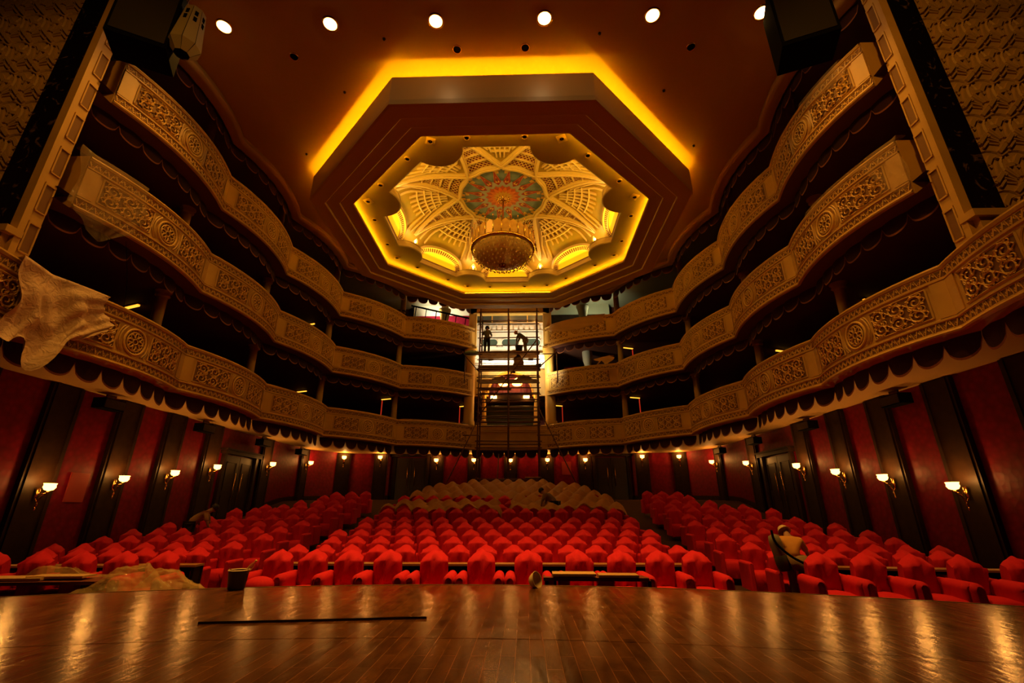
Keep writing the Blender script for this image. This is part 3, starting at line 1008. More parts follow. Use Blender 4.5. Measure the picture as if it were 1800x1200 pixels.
def bay(a, b, z0, z1, detail, t_obj, mirror=False, soff=0.45):
    """build all parts of one bulging balcony bay between joints a (nearer the stage) and b"""
    L = math.hypot(b[0] - a[0], b[1] - a[1])
    sg = -1 if mirror else 1
    tx, ty = (b[0] - a[0]) / L, (b[1] - a[1]) / L
    nx, ny = ty, -tx
    if nx * (0 - (a[0] + b[0]) / 2) + ny * (14 - (a[1] + b[1]) / 2) < 0: nx, ny = -nx, -ny
    sag = .36 if L > 3 else 0.0
    def P(s, z, d):
        u = s / L
        k = sag * 4 * u * (1 - u) + d
        return ((a[0] + tx * s + nx * k) * sg, a[1] + ty * s + ny * k, z)
    H = z1 - z0
    NS = 14 if sag else 2
    S = [L * i / NS for i in range(NS + 1)]
    # wall profile (z from bottom, d)
    prof = [(0.0, -soff), (0.0, -.02), (.02, .03), (.05, .045), (.09, .02), (.10, .0), (.27, .0), (.275, .035), (.31, .035), (.33, .0),
            (H - .33, .0), (H - .31, .035), (H - .275, .035), (H - .27, .0), (H - .11, .0), (H - .10, .03), (H - .05, .05), (H - .01, .03), (H, -.02), (H, -.20), (0.30, -.20)]
    m2 = MB(); m2.use(cream, False)
    m2.grid([[P(s, z0 + z, d) for s in S] for z, d in prof])
    m2.build('parapet', None, t_obj)
    zc = z0 + H * .5 + .0
    hh = (H - .66) / 2 - .05         # half height of the field
    pw = .26
    # corner strips
    for s0, s1 in ((0, pw), (L - pw, L)):
        m2 = MB(); m2.use(cream, False)
        m2.grid([[P(s, z0 + .33, .0) for s in (s0, s1)], [P(s, z0 + .33, .028) for s in (s0, s1)], [P(s, z1 - .33, .028) for s in (s0, s1)], [P(s, z1 - .33, .0) for s in (s0, s1)]])
        for q in (s0 + .004, s1 - .004): m2.grid([[P(q, z0 + .33, 0), P(q, z0 + .33, .028)], [P(q, z1 - .33, 0), P(q, z1 - .33, .028)]])
        m2.build('corner_strip', None, t_obj)
    if L < 3: return P, L
    mr = hh * 1.0
    c = L / 2
    # medallion
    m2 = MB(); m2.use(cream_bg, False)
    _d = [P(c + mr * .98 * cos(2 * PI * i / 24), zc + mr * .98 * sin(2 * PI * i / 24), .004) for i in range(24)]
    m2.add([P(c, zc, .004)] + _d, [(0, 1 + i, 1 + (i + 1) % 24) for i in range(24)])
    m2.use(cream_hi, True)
    nseg = 28 if detail else 16
    def circ(r, d): return [P(c + r * cos(2 * PI * i / nseg), zc + r * sin(2 * PI * i / nseg), d) for i in range(nseg)]
    m2.tube(circ(mr * 1.0, .02), .028, 5, closed=True)
    m2.tube(circ(mr * .74, .02), .018, 4, closed=True)
    m2.tube(circ(mr * .22, .02), .018, 4, closed=True)
    for i in range(8):
        an = PI * i / 4
        pts = [P(c + mr * (.30 + .38 * sin(PI * k / 8)) * cos(an + .33 * cos(PI * k / 8) * (1 if True else 1)), zc + mr * (.30 + .38 * sin(PI * k / 8)) * sin(an + .33 * cos(PI * k / 8)), .022) for k in range(9)]
        m2.tube(pts, .020, 4, caps=False)
    for i in range(22 if detail else 12):
        an = 2 * PI * i / (22 if detail else 12)
        x, z = c + mr * .87 * cos(an), zc + mr * .87 * sin(an)
        m2.add([P(x - .018, z, .0), P(x, z - .018, .0), P(x + .018, z, .0), P(x, z + .018, .0), P(x, z, .03)], [(0, 1, 4), (1, 2, 4), (2, 3, 4), (3, 0, 4)])
    m2.build('medallion', None, t_obj)
    # arcs left and right of the medallion
    for s in (-1, 1):
        m2 = MB(); m2.use(cream, False)
        for rr_, w_ in ((mr * 1.34, .025), (mr * 1.52, .018)):
            a_ = math.asin(min(.98, hh / rr_))
            m2.tube([P(c + s * rr_ * cos(u), zc + rr_ * sin(u), .012) for u in [lerp(-a_, a_, k / 8) for k in range(9)]], w_, 4)
        m2.build('medallion_surround', None, t_obj)
    # carved panels
    for s in (-1, 1):
        s0, s1 = (pw + .10, c - mr * 1.62) if s < 0 else (c + mr * 1.62, L - pw - .10)
        m2 = MB()
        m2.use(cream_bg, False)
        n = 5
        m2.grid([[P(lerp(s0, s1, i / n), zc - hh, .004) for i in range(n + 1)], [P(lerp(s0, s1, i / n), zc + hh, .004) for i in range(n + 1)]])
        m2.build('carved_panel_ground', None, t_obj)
        m2 = MB(); m2.use(cream, False)
        fr = [(s0, -hh), (s1, -hh), (s1, hh), (s0, hh)]
        for i in range(4):
            (x0, y0), (x1, y1) = fr[i], fr[(i + 1) % 4]
            m2.tube([P(lerp(x0, x1, k / 4), zc + lerp(y0, y1, k / 4), .01) for k in range(5)], .022, 4)
        m2.build('panel_moulding', None, t_obj)
        m2 = MB(); m2.use(cream_hi, False)
        asp = (s1 - s0) / 2 / hh * .93
        key = round(asp, 1)
        pat = SCR.setdefault(key, scroll_pattern(asp))
        scm = (s0 + s1) / 2
        for pts, r_ in pat:
            if not detail: pts = pts[::2] if len(pts) > 6 else pts
            pp = []
            for x, y in pts:
                x = max(-asp * 1.02, min(asp * 1.02, x)); y = max(-.95, min(.95, y))
                pp.append(P(scm + x * hh, zc + y * hh, .022))
            m2.tube(pp, r_ * hh * 1.35, 4 if detail else 3, caps=False)
        m2.build('scroll_carving', None, t_obj)
    # frieze bands
    for zb, bh in ((z0 + .185, .078), (z1 - .19, .073)):
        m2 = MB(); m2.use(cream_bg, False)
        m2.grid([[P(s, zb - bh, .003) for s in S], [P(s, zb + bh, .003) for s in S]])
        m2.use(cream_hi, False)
        st = .085 if detail else .15
        n = int((L - .04) / st)
        for i in range(n):
            x = .02 + (L - .04) * (i + .5) / n
            sgn = 1 if i % 2 else -1
            if detail:
                pts = [(x - st * .5, -sgn * bh * .9), (x - st * .2, sgn * bh * .1), (x, sgn * bh * .85), (x + st * .3, sgn * bh * .3), (x + st * .05, -sgn * bh * .15), (x - .01, sgn * bh * .3)]
            else:
                pts = [(x - st * .5, -sgn * bh * .8), (x, sgn * bh * .8), (x + st * .3, 0)]
            m2.tube([P(u, zb + v, .010) for u, v in pts], .012, 3, caps=False)
        for v in (-bh, bh): m2.tube([P(s, zb + v, .004) for s in S], .010, 3, caps=False)
        m2.build('frieze_carving', None, t_obj)
    return P, L
tier_n = ['lowest', 'middle', 'top']
bay_n = ['beside the centre bay', 'second from the centre bay', 'third from the centre bay', 'fourth from the centre bay', 'at the stage end', 'over the end of the stage']
def scallops(mb, fb, P, L, z, n, h, d):
    """mb: cloth, fb: fringe"""
    for i in range(n):
        x0, x1 = L * i / n, L * (i + 1) / n
        K = 10
        top, bot = [], []
        fr = []
        for k in range(K + 1):
            u = k / K
            x = lerp(x0, x1, u)
            dd = h * (.22 + .78 * math.sqrt(max(0, 1 - (2 * u - 1) ** 2)))
            bl = d + .05 * sin(PI * u) 
            top.append(P(x, z, bl)); bot.append(P(x, z - dd, bl + .02)); fr.append(P(x, z - dd, bl + .02))
        mb.grid([top, bot])
        fb.grid([fr, [(p[0], p[1], p[2] - .045) for p in fr]])
for t in range(3):
    nb = 6 if t == 0 else 5
    for i in range(nb):
        b, a = J[i], J[i + 1]
        for mir in (False, True):
            sd = 'left' if mir else 'right'
            o = thing('balcony_front', 'carved cream balcony front of the %s tier, %s side, %s' % (tier_n[t], sd, bay_n[i]), 'balcony front', (0, 0, 0), 0, 'carved bays of the balcony fronts')
            P, L = bay(a, b, TB[t], TT[t], i >= 2, o, mir)
            if i == 4 and t:      # end face towards the stage
                q = MB(); q.use(cream, False)
                sgx = -1 if mir else 1
                x0, y0 = a
                q.box(((x0 + .32) * sgx, y0 + .04, (TB[t] + TT[t]) / 2), (.62, .10, TT[t] - TB[t]))
                q.build('end_face', None, o)
            v = thing('scalloped_valance', 'dark red scalloped valance under the %s tier, %s side, %s' % (tier_n[t], sd, bay_n[i]), 'valance', (0, 0, 0), 0, 'fringed scalloped valances')
            m1, m3 = MB(), MB(); m1.use(velvet); m3.use(fringe_m)
            scallops(m1, m3, P, L, TB[t], 7, .42 if t == 0 else .36, -.30 if t == 0 else -.5)
            m1.build('cloth', None, v); m3.build('fringe', None, v)
            # gallery columns
            if i < 5:
                tp = (E + 13.15) if t == 2 else TB[t + 1]
                sgx = -1 if mir else 1
                dx, dy = b[0], b[1]
                ln = math.hypot(dx, dy - 13)
                for nn, (off_, dark) in enumerate(((1.05, 0),)):
                    cx, cy = dx + off_ * (dx / ln if i > 0 else .3), dy + off_ * ((dy - 13) / ln)
                    if i == 0: continue
                    c = thing('gallery_column', 'slim cream column standing in the %s gallery, %s side, %s' % (tier_n[t], sd, bay_n[i]), 'column', (cx * sgx, cy, TB[t] + .28), 0, 'slim columns behind the balcony fronts')
                    c['kind'] = 'thing'
                    hcol = tp - TB[t] - .28
                    q = MB(); q.use(cream, True); q.lathe([(.17, .15), (.165, hcol * .5), (.14, hcol - .2)], n=14); q.build('shaft', None, c)
                    q = MB(); q.use(cream, True); q.lathe([(.14, hcol - .2), (.2, hcol - .15), (.16, hcol - .1), (.23, hcol - .03), (.23, hcol)], n=14); q.build('capital', None, c)
                    q = MB(); q.use(cream, True); q.lathe([(.24, 0), (.24, .08), (.19, .1), (.17, .15)], n=14); q.build('base', None, c)
# top valance under the hall ceiling
for i in range(5):
    b, a = J[i], J[i + 1]
    for mir in (False, True):
        sg = -1 if mir else 1
        L = math.hypot(b[0] - a[0], b[1] - a[1])
        tx, ty = (b[0] - a[0]) / L, (b[1] - a[1]) / L
        nx, ny = ty, -tx
        if nx * (0 - (a[0] + b[0]) / 2) + ny * (14 - (a[1] + b[1]) / 2) < 0: nx, ny = -nx, -ny
        def P(s, z, d):
            u = s / L; k = .36 * 4 * u * (1 - u) + d
            return ((a[0] + tx * s + nx * k) * sg, a[1] + ty * s + ny * k, z)
        v = thing('scalloped_valance', 'dark red scalloped valance under the hall ceiling, %s side, %s' % ('left' if mir else 'right', bay_n[i]), 'valance', (0, 0, 0), 0, 'fringed scalloped valances')
        m1, m3 = MB(), MB(); m1.use(velvet); m3.use(fringe_m)
        scallops(m1, m3, P, L, CEIL - .22, 7, .40, -.32)
        m1.build('cloth', None, v); m3.build('fringe', None, v)
# plain centre front of the lowest tier
o = thing('balcony_front', 'plain panelled cream balcony front of the lowest tier across the centre bay', 'balcony front', (0, 0, 0), 0, 'carved bays of the balcony fronts')
q = MB(); q.use(cream, False)
H = TT[0] - TB[0]
prof = [(0.0, -.45), (0, -.02), (.02, .03), (.06, .045), (.10, 0), (.27, 0), (.275, .035), (.31, .035), (.33, 0), (H - .33, 0), (H - .31, .035), (H - .27, 0), (H - .11, 0), (H - .1, .03), (H - .05, .05), (H, -.02), (H, -.2)]
q.grid([[(x, 26.0 - d, TB[0] + z) for x in (-2.15, 0, 2.15)] for z, d in prof]); q.build('parapet', None, o)
q = MB(); q.use(cream, False)
for x0, x1 in ((-2.0, -.06), (.06, 2.0)):
    fr = [(x0, .40), (x1, .40), (x1, H - .40), (x0, H - .40), (x0, .40)]
    for k in range(4): q.tube([(fr[k][0], 25.985, TB[0] + fr[k][1]), (fr[k + 1][0], 25.985, TB[0] + fr[k + 1][1])], .022, 4)
q.build('panel_moulding', None, o)
v = thing('scalloped_valance', 'dark red scalloped valance under the lowest tier across the centre bay', 'valance', (0, 0, 0), 0, 'fringed scalloped valances')
m1, m3 = MB(), MB(); m1.use(velvet); m3.use(fringe_m)
scallops(m1, m3, lambda s, z, d: (-2.15 + s, 26.0 - d, z), 4.3, TB[0], 7, .42, -.30)
m1.build('cloth', None, v); m3.build('fringe', None, v)

# ================================================================ PORTAL (proscenium side)
def portal(sg):
    nm = 'right' if sg > 0 else 'left'
    X0 = 8.93
    z0, z1 = E + 4.45, CEIL + 1
    # trim post
    t = thing('portal_trim', 'cream niche-cut upright framing the stage opening on the %s' % nm, 'portal trim', (0, 0, 0))
    q = MB(); q.use(cream, False)
    q.box((sg * (X0 + .09), 7.32, (z0 + z1) / 2 + .0), (.18, .12, z1 - z0))       # plain outer band
    q.box((sg * (X0 + .14), 7.52, (z0 + z1) / 2), (.20, .26, z1 - z0))
    q.build('post', None, t)
    q = MB(); q.use(cream, False)
    n = 10
    for i in range(n):
        zc = z0 + .55 + i * .93
        x = sg * (X0 + .03)
        q.box((x, 7.52, zc + .33), (.05, .22, .05)); q.box((x, 7.42, zc), (.05, .03, .62)); q.box((x, 7.62, zc), (.035, .03, .62)); q.box((x, 7.52, zc - .32), (.035, .20, .03))
    q.build('niche_frames', None, t)
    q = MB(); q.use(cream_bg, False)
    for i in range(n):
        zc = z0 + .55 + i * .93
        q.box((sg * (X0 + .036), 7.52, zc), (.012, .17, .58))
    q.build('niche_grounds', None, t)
    q = MB(); q.use(marble_m, False)
    q.box((sg * (X0 + .48), 7.30, (z0 + .6 + z1) / 2), (.58, .10, z1 - z0 - .6))
    tag(q.build('marble_strip', None), 'black veined marble strip beside the cream portal trim on the %s' % nm, 'marble strip')
    # corbel
    q = MB(); q.use(cream, False)
    q.box((sg * (X0 + .75), 7.22, z0 + .52), (1.56, .30, .14)); q.box((sg * (X0 + .80), 7.26, z0 + .22), (1.4, .24, .50)); q.box((sg * (X0 + .80), 7.30, z0 - .2), (1.3, .16, .40))
    tag(q.build('corbel_ledge', None), 'cream corbel ledge carrying the marble strip on the %s' % nm, 'ledge')
    # patterned wall
    W0, W1 = X0 + .78, 14.0
    q = MB(); q.use(mat('carved_wall_%s' % nm, (0.55, 0.35, 0.11), 0.6), False)
    q.box((sg * (W0 + W1) / 2, 7.50, (z0 + .5 + z1) / 2), (W1 - W0, .2, z1 - z0 - .5))
    YW = 7.40
    def bar(p0, p1, w_, d=.05):
        (x0, z0_), (x1, z1_) = p0, p1
        l = math.hypot(x1 - x0, z1_ - z0_)
        vx, vz = -(z1_ - z0_) / l * w_ / 2, (x1 - x0) / l * w_ / 2
        pts = []
        for dd in (YW, YW - d):
            for (px_, pz_, k_) in ((x0, z0_, -1), (x1, z1_, -1), (x1, z1_, 1), (x0, z0_, 1)):
                pts.append((sg * (px_ + vx * k_), dd, pz_ + vz * k_))
        q.add(pts, [(0, 1, 2, 3), (7, 6, 5, 4), (0, 4, 5, 1), (1, 5, 6, 2), (2, 6, 7, 3), (3, 7, 4, 0)])
    for i in range(-1, 7):
        for j in range(-1, 10):
            ox, oz = 9.66 + i * .515, E + 9.27 + (j - 5) * .94
            def B(x0, y0, x1, y1, w_, d=.05):
                if ox + min(x0, x1) < W0 or oz + min(y0, y1) < z0 + .6: return
                bar((ox + x0, oz + y0), (ox + x1, oz + y1), w_, d)
            B(.0, .08, .19, .28, .07, .06); B(.19, .28, .22, .31, .035, .05); B(.22, .31, .41, .53, .07, .06)
            for f in range(8):
                an = R(172 - f * 13.5)
                r0, r1 = .20, .38 + .17 * f / 7
                B(.28 + r0 * cos(an), .27 + r0 * sin(an), .28 + r1 * cos(an), .27 + r1 * sin(an), .030, .030 + .012 * (f % 2))
            B(.26, .20, .41, .37, .03, .05); B(.43, .47, .49, .53, .04, .05); B(.02, .0, .16, .09, .03, .05); B(-.11, -.05, -.05, .0, .04, .05)
            B(.20, -.21, .34, .01, .08, .05); B(.06, -.23, .18, -.20, .08, .05); B(.22, -.29, .27, -.23, .05, .05)
            pts = [(ox + .33 + .36 * cos(a_), oz - .22 + .36 * sin(a_)) for a_ in [lerp(R(5), R(205), k / 11) for k in range(12)]]
            pts = [p for p in pts if p[0] > W0 and p[1] > z0 + .6]
            if len(pts) > 2: q.tube([(sg * x, YW - .005, z) for x, z in pts], .026, 4, caps=False)
    struct(q.build('wall_stage_%s' % nm, None), 'wall beside the stage with a repeating raised fan pattern, %s' % nm)
portal(1); portal(-1)
# stage-side walls below the first tier (dark)
for sg, nm in ((1, 'right'), (-1, 'left')):
    q = MB(); q.use(wood_dark)
    q.box((sg * 12.3, 5.2, 1.4), (2.2, .3, 5.5))
    struct(q.build('wall_stage_foot_%s' % nm, None), 'dark wall at the foot of the stage opening, %s' % nm)

# ================================================================ SCONCES, DOORS, WALL SPEAKERS
def sconce_proto():
    t = thing('wall_sconce', 'x', 'wall light')
    q = MB(); q.use(brass, True)
    q.box((.02, 0, -.10), (.03, .09, .30)); 
    q.build('backplate', None, t)
    q = MB(); q.use(brass, True)
    q.tube([(.03, 0, -.22), (.10, 0, -.34), (.05, 0, -.46), (.07, 0, -.30), (.16, 0, -.14), (.24, 0, -.10), (.28, 0, -.03)], [.012, .016, .010, .02, .018, .016, .03], 6)
    q.tube([(.03, 0, 0), (.12, 0, -.10), (.24, 0, -.08)], .010, 5)
    q.ell((.07, 0, -.44), (.022, .022, .05), 8, 5)
    q.build('arm', None, t)
    q = MB(); q.use(shade_m, True)
    q.lathe([(.03, -.02), (.09, .0), (.125, .06), (.115, .11), (.13, .15)], (.28, 0, 0), 18)
    q.build('glass_shade', None, t)
    q = MB(); q.use(bulb_m, True); q.ell((.28, 0, .06), (.03, .03, .05), 8, 5); q.build('bulb', None, t)
    return t
sp = sconce_proto()
names = []
order = sorted(range(len(ALL)), key=lambda i: math.atan2(ALL[i][0], ALL[i][1] - 5))
for r_, i in enumerate(order):
    x, y, nx, ny, z = ALL[i]
    a = math.atan2(ny, nx)
    n = len(order)
    if r_ < 10: lab = 'lit brass wall sconce with a glass bowl, %s counted from the left end' % ORD[r_ + 1]
    elif r_ == 10: lab = 'lit brass wall sconce with a glass bowl at the centre of the back wall'
    else: lab = 'lit brass wall sconce with a glass bowl, %s counted from the right end' % ORD[n - r_]
    loc = (x + nx * .155, y + ny * .155, E + z)
    if r_ == 0:
        t = sp; t.location = loc; t.rotation_euler = (0, 0, a)
    else: t = copy_tree(sp, loc, a)
    t['label'] = lab; t['group'] = 'lit wall sconces around the stalls'
    lamp('sconce_light', 'POINT', (x + nx * .42, y + ny * .42, E + z + .19), 17, (1.0, 0.40, 0.08), .05)

def door(n, cx, cy, a, label, wd=2.0, h=2.55):
    """double door in the wall; a = direction of its normal"""
    z0 = floor_z(cy)
    t = thing('door_%d' % n, None, None, (cx, cy, z0), a)
    tag(t, label, None, None, 'structure')
    q = MB(); q.use(wood_dark, False)
    for s in (-1, 1): q.box((.05, s * (wd / 2 + .07), h / 2), (.2, .16, h + .1))
    q.box((.09, 0, h + .12), (.30, wd + .5, .14)); q.box((.12, 0, h + .22), (.38, wd + .62, .06))
    q.build('door_frame', None, t)
    for s in (-1, 1):
        l = MB(); l.use(mat('door_leaf_wood', (0.022, 0.010, 0.006), .35) if 'door_leaf_wood' not in MATS else MATS['door_leaf_wood'], False)
        l.box((.03, s * wd / 4, h / 2), (.06, wd / 2 - .02, h))
        for zz, hh_ in ((.55, .8), (1.7, 1.1)): 
            for sy in (-1, 1): l.box((.065, s * wd / 4 + sy * .32, zz), (.03, .03, hh_))
            for sz in (-1, 1): l.box((.065, s * wd / 4, zz + sz * hh_ / 2), (.03, .66, .03))
        lf = l.build('door_leaf', None, t)
        hq = MB(); hq.use(brass, True)
        hq.tube([(.12, s * .22, .75), (.12, s * .22, 1.85)], .016, 6)
        hq.box((.09, s * .22, .85), (.06, .02, .02)); hq.box((.09, s * .22, 1.75), (.06, .02, .02))
        hq.build('door_handle', None, lf)
door(1, SIDE, 19.5, PI, 'dark double door with brass pull bars in the right wall', 2.1, 2.5)
door(2, -SIDE, 19.5, 0, 'dark double door with brass pull bars in the left wall', 2.1, 2.5)
door(3, 6.0, 28.34, -PI / 2, 'dark double door with brass pull bars in the back wall, right of centre', 1.9, 2.4)
door(4, -6.0, 28.34, -PI / 2, 'dark double door with brass pull bars in the back wall, left of centre', 1.9, 2.4)
# small loudspeakers under the soffit
k = 0
for (x, y) in ((10.9, 12.4), (10.9, 16.5), (10.9, 20.5), (10.9, 24.2)):
    for sg in (-1, 1):
        k += 1
        t = thing('wall_speaker', 'black loudspeaker hung under the soffit against the %s red wall, %s from the stage' % ('right' if sg > 0 else 'left', ORD[(k + 1) // 2]), 'loudspeaker', (sg * x, y, E + 2.72), 0, 'black loudspeakers under the soffit')
        q = MB(); q.use(black_m, False); q.box((0, 0, 0), (.34, .70, .28)); q.build('cabinet', None, t)
        q = MB(); q.use(mat('speaker_grille', (.02, .018, .015), .4) if 'speaker_grille' not in MATS else MATS['speaker_grille'], False); q.box((-sg * .18, 0, 0), (.02, .64, .23)); q.build('grille', None, t)
        q = MB(); q.use(steel, False); q.box((0, 0, .20), (.05, .30, .13)); q.build('bracket', None, t)
# small square sheets stuck on the red wall
for (x, y, z, rz, lab) in ((-11.23, 12.55, E + .5, 0, 'faded red square of cloth on the left wall between the first two sconces'), (3.35, 28.32, E + 2.2, PI / 2, 'faded red square of cloth on the back wall right of centre')):
    q = MB(); q.use(mat('faded_red_cloth', (.36, .03, .02), .7) if 'faded_red_cloth' not in MATS else MATS['faded_red_cloth'], False); q.box((0, 0, 0), (.03, .55, .75)); tag(q.build('wall_patch', None, None, (x, y, z), rz), lab, 'cloth patch')
# gallery lights: a yellow batten on the soffit and a glowing red strip below it for light on the wall
GL = [(-11.6, 12.9, 1, 0), (11.6, 13.1, 1, 0), (11.4, 17.9, 1, 0), (11.6, 24.6, 1, 1), (-10.3, 21.7, 2, 0), (7.1, 25.9, 2, 1), (7.3, 26.2, 1, 1), (2.95, 28.3, 1, 1), (-2.95, 28.3, 1, 1), (-7.3, 26.2, 1, 1), (-11.4, 24.2, 1, 1)]
GLN = ['left side, nearest the stage', 'right side, nearest the stage', 'right side, second from the stage', 'right side, third from the stage', 'left side towards the back', 'back right', 'back right', 'just right of the centre bay', 'just left of the centre bay', 'back left', 'left side, second from the stage']
for i, (x, y, t, red) in enumerate(GL):
    zz = TB[t] - .03
    sg = 1 if x > 0 else -1
    o = thing('gallery_light', 'short yellow lamp at the rear of the %s gallery, %s' % (tier_n[t - 1], GLN[i]), 'gallery light', (x, y, zz), 0, 'yellow lamps glowing at the rear of the galleries')
    q = MB(); q.use(brass, False); q.box((0, 0, .0), (.75, .12, .04), R(20) * sg); q.build('housing', None, o)
    q = MB(); q.use(batten_m, False); q.box((0, 0, -.04), (.62, .09, .03), R(20) * sg); q.build('diffuser', None, o)
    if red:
        q = MB(); q.use(wall_glow_m, False); q.box((0, 0, (TB[t] - TB[t - 1] - .28) / 2), (.05, .05, TB[t] - TB[t - 1] - .45))
        tag(q.build('wall_glow_strip', None, None, (x + sg * .3, y + .25, TB[t - 1] + .28)), 'narrow glowing red strip standing for lit wall in the %s gallery, %s' % (tier_n[t - 1], GLN[i]), 'glow strip', 'red strips glowing as lit wall in the galleries')
film2 = sheet_material('milky_plastic_film', (0.80, 0.56, 0.26), 0.30, 0.10)
# ================================================================ CENTRE BAY
def simple(name, m, fn, label, cat, group=None, smooth=False):
    q = MB(); q.use(m, smooth); fn(q)
    return tag(q.build(name, None), label, cat, group)
q = MB(); q.use(dark_red)
q.grid([[(x, 29.0, E + 4.4) for x in (-2.6, 2.6)], [(x, 29.0, E + 8.2) for x in (-2.6, 2.6)]])
struct(q.build('wall_centre_bay_rear', None), 'dark wall at the rear of the centre box')
for sg, nm in ((1, 'right'), (-1, 'left')):
    q = MB(); q.use(cream, False)
    q.box((sg * 2.55, 27.95, E + 8.2), (.12, 2.6, 8.0))
    struct(q.build('wall_centre_bay_%s' % nm, None), 'side wall of the centre bay, %s' % nm)
    simple('bay_column', cream, lambda q: q.lathe([(.36, 4.4), (.36, 4.6), (.31, 4.7), (.30, 6.6), (.27, 8.5), (.30, 8.6), (.37, 8.75), (.37, 9.0)], (sg * 2.38, 26.15, E), 20), 'tall round cream column on the %s of the centre bay behind the scaffold' % nm, 'column', None, True)['kind'] = 'thing'
    simple('bay_pilaster', cream, lambda q: (q.box((sg * 2.27, 26.2, E + 10.6), (.42, .35, 3.3)), q.box((sg * 2.27, 26.1, E + 9.05), (.55, .5, .12))), 'flat cream pilaster above the %s column of the centre bay' % nm, 'pilaster')['kind'] = 'thing'
simple('bay_header', cream, lambda q: (q.box((0, 26.2, E + 11.62), (4.9, .35, .58)), q.box((0, 26.02, E + 11.36), (4.5, .10, .06)), [q.box((x, 26.01, E + 11.65), (.03, .03, .4)) for x in (-1.3, -.05, 1.25)]), 'cream header beam across the top of the centre bay, under the octagon frame', 'beam')
# upper white wall with oval windows
wc = thing('projection_wall', 'white plaster wall with three oval windows behind the workers on the scaffold', 'wall panel', (0, 27.3, E))
q = MB(); q.use(white_p, False)
q.box((0, .08, 9.25), (4.75, .16, .72)); q.box((0, .08, 10.9), (4.75, .16, .62))
for x in (-2.15, -.68, .68, 2.15): q.box((x, .08, 9.87), (.46 if abs(x) > 1 else .26, .16, .56))
q.box((0, .08, 10.37), (4.75, .16, .5)); q.box((0, .08, 9.585), (4.75, .16, .03))
q.build('wall_face', None, wc)
for i, x in enumerate((-1.36, 0, 1.36)):
    f = MB(); f.use(white_p, True)
    pts = []
    for k in range(28):
        a = 2 * PI * k / 28
        sx = .30 if cos(a) > 0 else -.30
        pts.append((x + sx + .27 * cos(a), -.03, 9.86 + .27 * sin(a)))
    f.tube(pts, .035, 6, closed=True)
    fr = f.build('oval_window_frame', None, wc)
    g = MB(); g.use(mat('dim_green_glass', (.05, .085, .07), .25) if 'dim_green_glass' not in MATS else MATS['dim_green_glass'], False)
    c = (x, .05, 9.86)
    g.add([c] + [(p[0], .03, p[2]) for p in pts], [(0, 1 + k, 1 + (k + 1) % 28) for k in range(28)])
    g.build('pane', None, fr)
q = MB(); q.use(white_p, False)
for i in range(13):
    x = -2.1 + i * .35
    q.box((x, -.06, 10.88), (.26, .12, .30)); q.box((x, -.13, 10.88), (.14, .04, .16))
q.box((0, -.08, 11.12), (4.7, .2, .08)); q.box((0, -.06, 10.64), (4.7, .14, .05))
for i in range(5): q.box((-1.9 + i * .95, -.04, 10.48), (.06, .08, .28))
q.build('block_cornice', None, wc)
wn = thing('clerestory_window', 'row of four dim grey window panes above the white wall of the centre bay', 'window', (0, 27.2, E))
q = MB(); q.use(cream, False)
for x in (-2.2, -1.18, -.06, 1.1, 2.2): q.box((x, 0, 11.45), (.07, .08, .58))
q.box((0, 0, 11.74), (4.5, .1, .05)); q.box((0, 0, 11.17), (4.5, .1, .05)); q.build('frame', None, wn)
for x0, x1 in ((-2.2, -1.18), (-1.18, -.06), (-.06, 1.1), (1.1, 2.2)):
    q = MB(); q.use(grey_paint, False); q.box(((x0 + x1) / 2, .04, 11.45), (x1 - x0 - .06, .02, .54)); q.build('pane', None, wn)
# entablature + arch
ent = thing('bay_entablature', 'white moulded ledge across the centre bay below the oval windows', 'ledge', (0, 27.0, E))
q = MB(); q.use(white_p, False)
for z, d, h in ((8.86, .5, .10), (8.72, .40, .16), (8.50, .30, .26), (8.27, .34, .08), (8.12, .24, .2)): q.box((0, .2 - d / 2, z), (4.7, d + .2, h))
q.build('mouldings', None, ent)
ar = thing('bay_arch', 'cream arch framing red drapery and a lamp in the centre bay', 'arch', (0, 27.1, E))
def arc(r, n=20, z0=6.55, k=1.22): return [(r * cos(PI * i / n), z0 + r * k * sin(PI * i / n) * .82) for i in range(n + 1)]
q = MB(); q.use(cream, False)
a_ = arc(1.33)
for i in range(20):
    (x0, z0_), (x1, z1_) = a_[i], a_[i + 1]
    q.quad((x0, 0, z0_), (x1, 0, z1_), (x1, 0, 8.05), (x0, 0, 8.05)); q.quad((x0, 0, z0_), (x1, 0, z1_), (x1, .5, z1_), (x0, .5, z0_))
for s in (-1, 1): q.box((s * 1.84, .1, 7.2), (1.0, .2, 1.7))
q.build('arch_wall', None, ar)
q = MB(); q.use(cream_hi, True); q.tube([(x, -.02, z) for x, z in arc(1.38)], .05, 6); q.build('arch_moulding', None, ar)
dr = thing('box_drapery', 'dark red draped curtain with gathered folds inside the centre arch', 'curtain', (0, 27.75, E))
q = MB(); q.use(mat('plum_velvet', (.09, .008, .014), .8), True)
q.grid([[(x / 10, .05 * sin(x * 1.9), 6.3 + zz) for x in range(-15, 16)] for zz in (0, .5, 1.0, 1.6)]); q.build('cloth', None, dr)
def pend(nm, lab, x, y, z, s=1.0, st=9):
    t = thing('pendant_lamp', lab, 'pendant lamp', (x, y, z))
    q = MB(); q.use(brass, True); q.tube([(0, 0, .0), (0, 0, .6 * s)], .012, 5); q.build('rod', None, t)
    q = MB(); q.use(shade_m, True); q.lathe([(.02, .25 * s), (.12 * s, .18 * s), (.2 * s, 0), (.15 * s, -.05 * s), (.001, -.06 * s)], n=16); q.build('shade', None, t)
    lamp('pendant_light', 'POINT', (x, y - .1, z - .15 * s), st, (1.0, .62, .25), .08)
